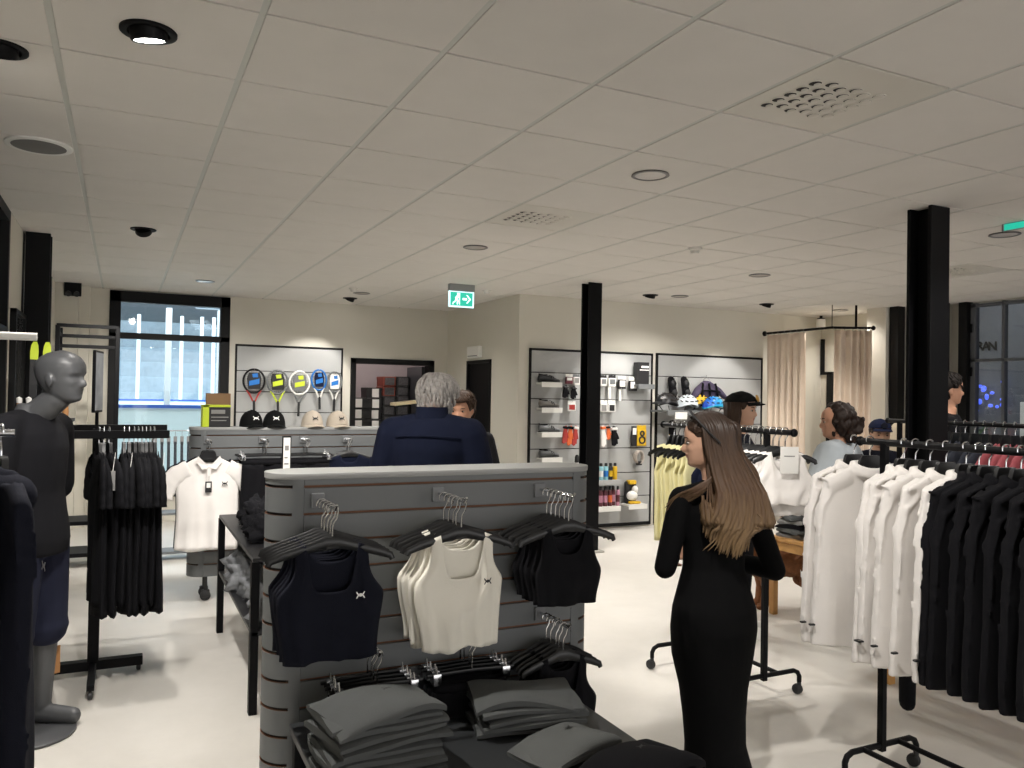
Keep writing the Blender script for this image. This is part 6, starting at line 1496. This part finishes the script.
# scalp sheet of hair: combed from the parting back over the head
for q in range(300):
    t = r.random(); lay = r.random(); near = r.random() < .80
    sd = -1 if near else 1
    # root along the top of the head, front to back
    ang = lerp(-.75, .95, t)
    ra, rz_ = ha+.100*math.sin(ang), hz+.013+.102*math.cos(ang)
    ma = ha+lerp(-.028, .112, t)+r.uniform(-.006, .006)
    a3 = lerp(-.02, .165, t)+r.uniform(-.008, .008); a4 = lerp(-.065, .185, t)+r.uniform(-.012, .012)
    zt = 1.125-.145*math.sin(math.pi*min(1, .06+t*.84))**1.3+r.uniform(-.025, .05)
    bk = hbk+sd*(.070+.020*lay) if t < .9 else hbk+sd*.05
    back = -.135-.012*lay if near else -.09
    a5 = lerp(-.085, .135, t)+r.uniform(-.02, .02)
    lock(0, 0, 0, [(ra, hbk+sd*.012, rz_), (lerp(ra, ma, .6), hbk+sd*.074*(.85+.2*lay), hz+.058), (ma, bk*1., hz-.03), (lerp(ma, a3, .55), lerp(bk, back, .45), hz-.13), (a3, back, 1.20), (a4, back-.008, 1.09), (lerp(a4, a5, .7), back-.004, zt+.05), (a5, back+.004, zt)], .0075+.005*r.random(), r)
# hair combed back from the forehead and over the temple, falling forward over the shoulder
W.hair(HM, puff=.022, front=.83, side=.60, back=.05, name='scalp_hair', strand=.006, seed=5)
for q in range(70):
    t = r.random(); u = r.random(); h0 = W.hd(head_pt(lerp(.15, 1.15, t), lerp(.86, .66, t), False)*W.hh*1.01); a_, b_, z_ = h0.dot(RH), h0.dot(FH), h0.z
    e0 = W.hd(head_pt(1.85, .60, False)*W.hh*1.06); a2, b2, z2 = e0.dot(RH), e0.dot(FH), e0.z
    if u < .5: lock(0, 0, 0, [(a_, b_, z_), (lerp(a_, a2, .5), lerp(b_, b2, .55)-.012, lerp(z_, z2, .35)+.012), (a2+.02, b2-.006, z2-.02), (a2+.035, -.115, 1.26), (lerp(-.03, .03, t), -.14, 1.16), (lerp(-.05, .0, t), -.14, 1.09+r.uniform(-.02, .02))], .0065, r)
    else:
        v = r.uniform(0, 1); lock(0, 0, 0, [(a_, b_, z_), (lerp(a_, a2, .5), lerp(b_, b2, .55)-.012, lerp(z_, z2, .35)+.012), (a2+.012, b2-.004, z2-.045), (a2-.01, -.105, 1.285), (lerp(-.105, -.075, v), -.110, lerp(1.235, 1.215, v)), (lerp(-.175, -.13, v), -.075, lerp(1.20, 1.165, v)), (lerp(-.215, -.175, v), -.055, lerp(1.145, 1.09, v)+r.uniform(-.02, .02))], .0062, r)
for q in range(3): lock(0, 0, 0, [(ha-.02, hbk-.08, hz-.05), (-.06+.01*q, -.125, 1.2), (-.075+.02*q, -.14, 1.12), (-.03+.012*q, -.14, 1.05), (-.075+.02*q, -.135, .99)], .004, r)
# under-mass so that no scalp shows
b.ell(hp(ha+.014, hbk, hz+.014), (.092, .074, .094), 24, 16, rot=Matrix.Rotation(-YAW, 3, 'Z'))
P = []
for i in range(14):
    v = i/13; z = lerp(hz+.02, 1.17, v); ca = lerp(ha+.045, .075, v); wa = lerp(.055, .105, sstep(0, .6, v))*(1-.25*sstep(.8, 1, v)); cb = lerp(hbk-.015, -.085, sstep(.1, .6, v)); P.append([hp(ca+wa*math.cos(a), cb+lerp(.05, .018, sstep(0, .5, v))*math.sin(a), z) for a in [2*math.pi*j/20 for j in range(20)]])
b.rings(P)
b.build('hair', HM, W.t, ang=0)
# sunglasses pushed up on her head
g = thing('sunglasses', 'black sunglasses pushed up on the blonde hair', 'sunglasses', wl+W.hd(V(0, -.19, .95)*W.hh)+V(0, 0, .012), 0)
b = MB(); HRr = W.HR
for s in (-1, 1):
    c = HRr @ V(s*.038, -.012, .004); X = HRr @ V(1, 0, 0); Zx = HRr @ V(0, -.55, .84)
    b.tube([c+X*(.028*math.cos(a))+Zx*(.020*math.sin(a)) for a in [2*math.pi*k/18 for k in range(18)]], .003, 6, closed=True)
    b.prism([c+X*(.027*math.cos(a))+Zx*(.019*math.sin(a)) for a in [2*math.pi*k/18 for k in range(18)]], HRr @ V(0, .002, .001))
b.tube([HRr @ V(-.010, -.012, .008), HRr @ V(0, -.016, .010), HRr @ V(.010, -.012, .008)], .003, 6); b.build('lenses', M['dk_plastic'], g)
b = MB()
for s in (-1, 1): b.tube([HRr @ V(s*.066, -.012, .006), HRr @ V(s*.092, .02, -.03), HRr @ V(s*.098, .07, -.085), HRr @ V(s*.090, .095, -.11)], .0035, 6)
b.build('temple_arm', M['dk_plastic'], g)

# ---- grey haired man in navy jacket
ml = place(433, 3.95); A = Person('grey haired man in dark navy jacket seen from behind', ml, cdir(.12, 1), 1.755, False, head_dir=cdir(.30, 1), skin=M['skin2'], nod=.12, head_fwd=.03, hh=.25)
A.hc += V(0, 0, -.075)+cdir(.1, 1)*.07
A.body(((.275, -.02, 1.06), (.23, -.26, .98)), ((-.275, -.02, 1.06), (-.22, -.27, .98)), ((.10, 0), (-.10, .02)), vox=.009); A.eyes(brow=M['hair_grey'])
A.hair(M['hair_grey'], puff=.050, back=.16, front=.84, side=.50, seed=3, strand=.005); A.locks(M['hair_grey'], n=260, seed=4)
A.top(M['navyf'], off=.026, z0=.46, name='jacket', collar=M['navyf'], k=1.25, sm=4); A.pants(M['navy2']); A.shoes(M['dk_plastic'])
b = MB(); rs = []
for sg in (1,):
    b.tube([A.P(x, (.066*A.H+.030)*math.sqrt(max(0, 1-(x/(.10*A.H+.03))**2))+.006, 1.385-.02*(x/.2)**2) for x in [-.16+.02*k for k in range(17)]], .004, 6)
b.build('yoke_seam', M['navyf'], A.t)
# ---- man talking to him
q = place(463, 5.7); Bm = Person('dark haired man in black tee facing the grey haired man', q, cdir(-.25, -1), 1.60, False, skin=M['skin2'], nod=.2, hh=.235)
Bm.body(((.24, -.05, 1.02), (.16, -.24, 1.05)), ((-.24, -.03, 1.0), (-.24, -.12, .80)), ((.10, 0), (-.10, 0)), vox=.010); Bm.eyes(brow=M['hair_dk']); Bm.hair(M['hair_br'], puff=.07, front=.76, side=.45, seed=6, strand=.015); Bm.locks(M['hair_br'], n=150, seed=2, lift=.075, front=.74, sweep=.6); Bm.top(M['blackf'], off=.02, sleeve=.4, name='tee_shirt'); Bm.pants(M['blackf']); Bm.shoes(M['dk_plastic'])
# ---- woman with the black cap
q = place(742, 5.45); Cw = Person('woman in black cap with round gold patch, brown hair, facing sideways', q, cdir(1, -.3), 1.62, True, head_dir=cdir(1, -.62), skin=M['skin'], hh=.225)
Cw.body(((.20, 0, .98), (.16, -.18, .90)), ((-.20, 0, .98), (-.16, -.18, .90)), ((.08, 0), (-.08, 0)), vox=.009); Cw.eyes(brow=M['hair_br'])
def long_hair(b):
    r = random.Random(9)
    for k in range(60):
        th = r.uniform(1.5, 2*math.pi-1.5); p0 = head_pt(th, .7, False)*1.06; p1 = head_pt(th, .35, False)*1.22; x = p1.x*1.05
        pts = [Cw.hd(p0*Cw.hh), Cw.hd(p1*Cw.hh), Cw.hd(V(x, p1.y*.9+.05, -.1)*Cw.hh), Cw.hd(V(x*1.05, p1.y*.9+.06+r.uniform(-.04, .04), -.5-r.uniform(0, .35))*Cw.hh)]
        b.tube(pts, [.012, .015, .014, .004], 6)
Cw.hair(M['hair_br'], puff=.03, back=.05, extra=long_hair, seed=8); Cw.cap(M['black_cap'], M['gold']); Cw.top(M['navy2'], off=.012, sleeve=.9, name='sweater'); Cw.pants(M['blackf']); Cw.shoes(M['white_pl'])
# ---- woman with curly hair in a pale blue blouse
q = place(838, 5.3); D = Person('woman with dark curly hair in pale blue blouse, back turned', q, cdir(-.75, .65), 1.555, True, head_dir=cdir(-1, .22), skin=M['skin2'], hh=.225, head_fwd=.01)
D.body(((.25, .0, 1.0), (.25, -.22, .93)), ((-.31, .0, 1.04), (-.42, -.22, 1.02)), ((.08, 0), (-.08, 0)), vox=.009); D.eyes(brow=M['hair_dk'])
b = MB(); r = random.Random(3)
b.ell(D.hd(V(0, .10, .58)*D.hh), (.40*D.hh, .43*D.hh, .48*D.hh), 28, 18, rot=D.HR)
for k in range(210):
    u = r.uniform(-1, 1); a = r.uniform(0, 2*math.pi); q = V(math.sqrt(1-u*u)*math.cos(a), math.sqrt(1-u*u)*math.sin(a), u)
    if q.y < -.45 and q.z < .62: continue
    c = V(q.x*.41, .10+q.y*.45, .56+q.z*.47); b.ell(D.hd(c*D.hh), (r.uniform(.05, .09)*D.hh, r.uniform(.05, .09)*D.hh, r.uniform(.07, .14)*D.hh), 10, 8)
for k in range(70): b.ell(D.hd(V(r.uniform(-.2, .2), .54+r.uniform(-.16, .16), .40+r.uniform(-.2, .2))*D.hh), (.07*D.hh, .07*D.hh, .09*D.hh), 10, 8)
for k in range(40): b.ell(D.hd(V(r.uniform(-.30, .30), r.uniform(.26, .5), r.uniform(-.05, .2))*D.hh), (.08*D.hh, .08*D.hh, .10*D.hh), 10, 8)
b.build('hair', mat('curly_hair', '#23160f', .55, var=.35, vscale=60, bump=.6, bscale=120, spec=.3), D.t, remesh=.007, sm=1)
D.top(M['bluef'], off=.040, sleeve=.46, name='blouse', hem=.05, k=1.5, sm=4); D.pants(M['navy2']); D.shoes(M['white_pl'])
# ---- boy in the navy cap
q = place(880, 6.5); Bo = Person('boy in navy cap and dark tee looking over the rack', q, cdir(-.12, -1), 1.43, False, skin=M['skin'], hh=.215, nod=.1)
Bo.body(((.19, -.02, .78), (.15, -.18, .72)), ((-.19, -.02, .78), (-.15, -.18, .72)), ((.08, 0), (-.08, 0)), vox=.009); Bo.eyes(brow=M['hair_br']); Bo.hair(M['hair_br'], puff=.02, back=.2, seed=2); Bo.cap(M['navy_cap'], M['navy2']); Bo.top(M['navy2'], off=.016, sleeve=.4, name='tee_shirt'); Bo.pants(M['navy2']); Bo.shoes(M['white_pl'])
# ---- person in beige behind the thick column
q = place(925, 6.7); E_ = Person('person in beige sweater mostly hidden behind the thick black column', q, cdir(-.35, -1), 1.70, False, skin=M['skin'], hh=.225)
E_.body(((.25, -.02, 1.06), (.20, -.20, .96)), ((-.27, -.06, 1.08), (-.16, -.28, 1.02)), ((.09, 0), (-.09, 0)), vox=.010); E_.eyes(brow=M['hair_br']); E_.hair(M['hair_br'], puff=.04, seed=12); E_.top(M['beigef'], off=.024, sleeve=.95, name='sweater', k=1.25); E_.pants(M['navy2']); E_.shoes(M['white_pl'])
# ---- man in the black tee beyond the column
q = place(948, 5.95); Fm = Person('dark haired man in black tee shirt standing past the thick column', q, cdir(.85, -.35), 1.80, False, skin=M['skin2'], hh=.235, head_dir=cdir(1, -.15))
Fm.body(((.25, .0, 1.03), (.24, -.15, .84)), ((-.25, .0, 1.03), (-.24, -.15, .84)), ((.10, 0), (-.10, 0)), vox=.009); Fm.eyes(brow=M['hair_dk']); Fm.hair(M['hair_dk'], puff=.06, front=.80, back=.15, seed=7, strand=.01); Fm.locks(M['hair_dk'], n=150, seed=3, lift=.055, front=.86, sweep=.3); Fm.top(M['blackf'], off=.02, sleeve=.42, name='tee_shirt'); Fm.pants(M['slatef']); Fm.shoes(M['white_pl'])

# ---- mannequin
q = place(33, 3.67); q.z = .016
N_ = Person('dark grey male mannequin in black tee and navy shorts on a round base', q, cdir(1, -.05), 1.735, False, skin=M['mann'], hh=.245, name='mannequin', cat='mannequin', head_fwd=.135)
N_.body(((.25, .05, 1.08), (.24, .02, .80)), ((-.25, .04, 1.08), (-.25, -.02, .80)), ((.11, -.01), (-.10, .06)), vox=.006)
N_.top(M['blackf2'], off=.026, sleeve=.46, z0=.46, name='tee_shirt', k=1.15, hem=.015); N_.pants(M['navyshort'], off=.03, frac=.55, name='shorts', cuff=.01)
b = MB(); rr = []
for z, k in ((.475, 1.0), (.50, 1.01)): rr.append([N_.P(p.x, p.y, p.z) for p in ringz(z*N_.H, .099*N_.H+.026, .075*N_.H+.026, .006*N_.H, 28)])
b.rings(rr, cap=False); b.build('waistband', M['blue'], N_.t)
b = MB(); c = N_.P(0, -.02, 0); b.lathe([(.001, -.016), (.19, -.016), (.195, -.010), (.195, -.004), (.19, 0), (.001, 0)], c, 48); b.build('base_plate', M['mann'], N_.t)
t = thing('swing_tag', 'kraft brown swing tag hanging at the mannequin shorts', 'tag', q+N_.P(.12, -.05, .35)); b = MB(); b.box((-.035, -.002, -.13), (.035, .002, 0), bev=.002, rot=Matrix.Rotation(.5, 3, 'Z')); b.build('card', M['kraft'], t, smooth=False); b = MB(); b.tube([(0, 0, 0), (-.02, .02, .10), (-.05, .05, .20)], .0015, 4); b.build('string', M['card'], t)

# ---- dog behind the wooden table
dgm = mat('dog_fur', '#7a4d2b', .85, var=.3, vscale=30, bump=.8, bscale=90)
dl_ = place(786, 6.15); Dg = thing('dog', 'golden brown shaggy dog standing behind the low wooden table', 'dog', dl_)
fx = cdir(-1, .0); sx_ = V(-fx.y, fx.x, 0)
def dp(f, s_, z): return fx*f+sx_*s_+V(0, 0, z)
b = MB(); b.chain([dp(-.22, 0, .36), dp(-.05, 0, .355), dp(.16, 0, .36)], [.105, .105, .125], n=18); b.capsule(dp(.16, 0, .30), dp(.20, 0, .36), .10, .11, n=16)
b.chain([dp(.22, 0, .42), dp(.32, 0, .54)], [.08, .065], n=14); b.ell(dp(.37, 0, .58), (.075, .075, .075), 16, 10); b.capsule(dp(.40, 0, .56), dp(.49, 0, .545), .045, .032, n=12)
for s_ in (-1, 1):
    b.chain([dp(.17, s_*.07, .30), dp(.15, s_*.07, .16), dp(.165, s_*.07, .035)], [.055, .038, .032], n=12); b.capsule(dp(.165, s_*.07, .026), dp(.205, s_*.07, .022), .03, .024, n=10)
    b.chain([dp(-.22, s_*.07, .33), dp(-.15, s_*.075, .21), dp(-.27, s_*.075, .12), dp(-.25, s_*.075, .035)], [.085, .055, .036, .030], n=12); b.capsule(dp(-.25, s_*.075, .026), dp(-.205, s_*.075, .022), .03, .024, n=10)
    b.chain([dp(.36, s_*.07, .60), dp(.35, s_*.10, .52), dp(.36, s_*.095, .46)], [.022, .034, .026], n=10)
b.chain([dp(-.31, 0, .40), dp(-.42, 0, .44), dp(-.50, 0, .42)], [.03, .035, .02], n=10)
r = random.Random(8)
for k in range(120):
    f = r.uniform(-.28, .22); a = r.uniform(-2.4, 2.4); c = dp(f, .10*math.sin(a), .355-.10*math.cos(a)); b.capsule(c, c+V(0, 0, -.02)+fx*-.03, .018, .006, n=6)
for s_ in (-1, 1):
    for k in range(26): z = r.uniform(.06, .28); c = dp(.15 if k % 2 else -.24+.2*(z-.12), s_*.075, z)-fx*.03; b.capsule(c, c-fx*.02+V(0, 0, -.035), .018, .005, n=6)
b.build('body', dgm, Dg, remesh=.008, sm=1)
b = MB(); b.ell(dp(.515, 0, .555), (.016, .016, .014), 10, 8); b.build('nose', M['iris'], Dg); b = MB()
for s_ in (-1, 1): b.ell(dp(.42, s_*.045, .60), (.011, .011, .011), 10, 8)
b.build('eye', M['iris'], Dg)
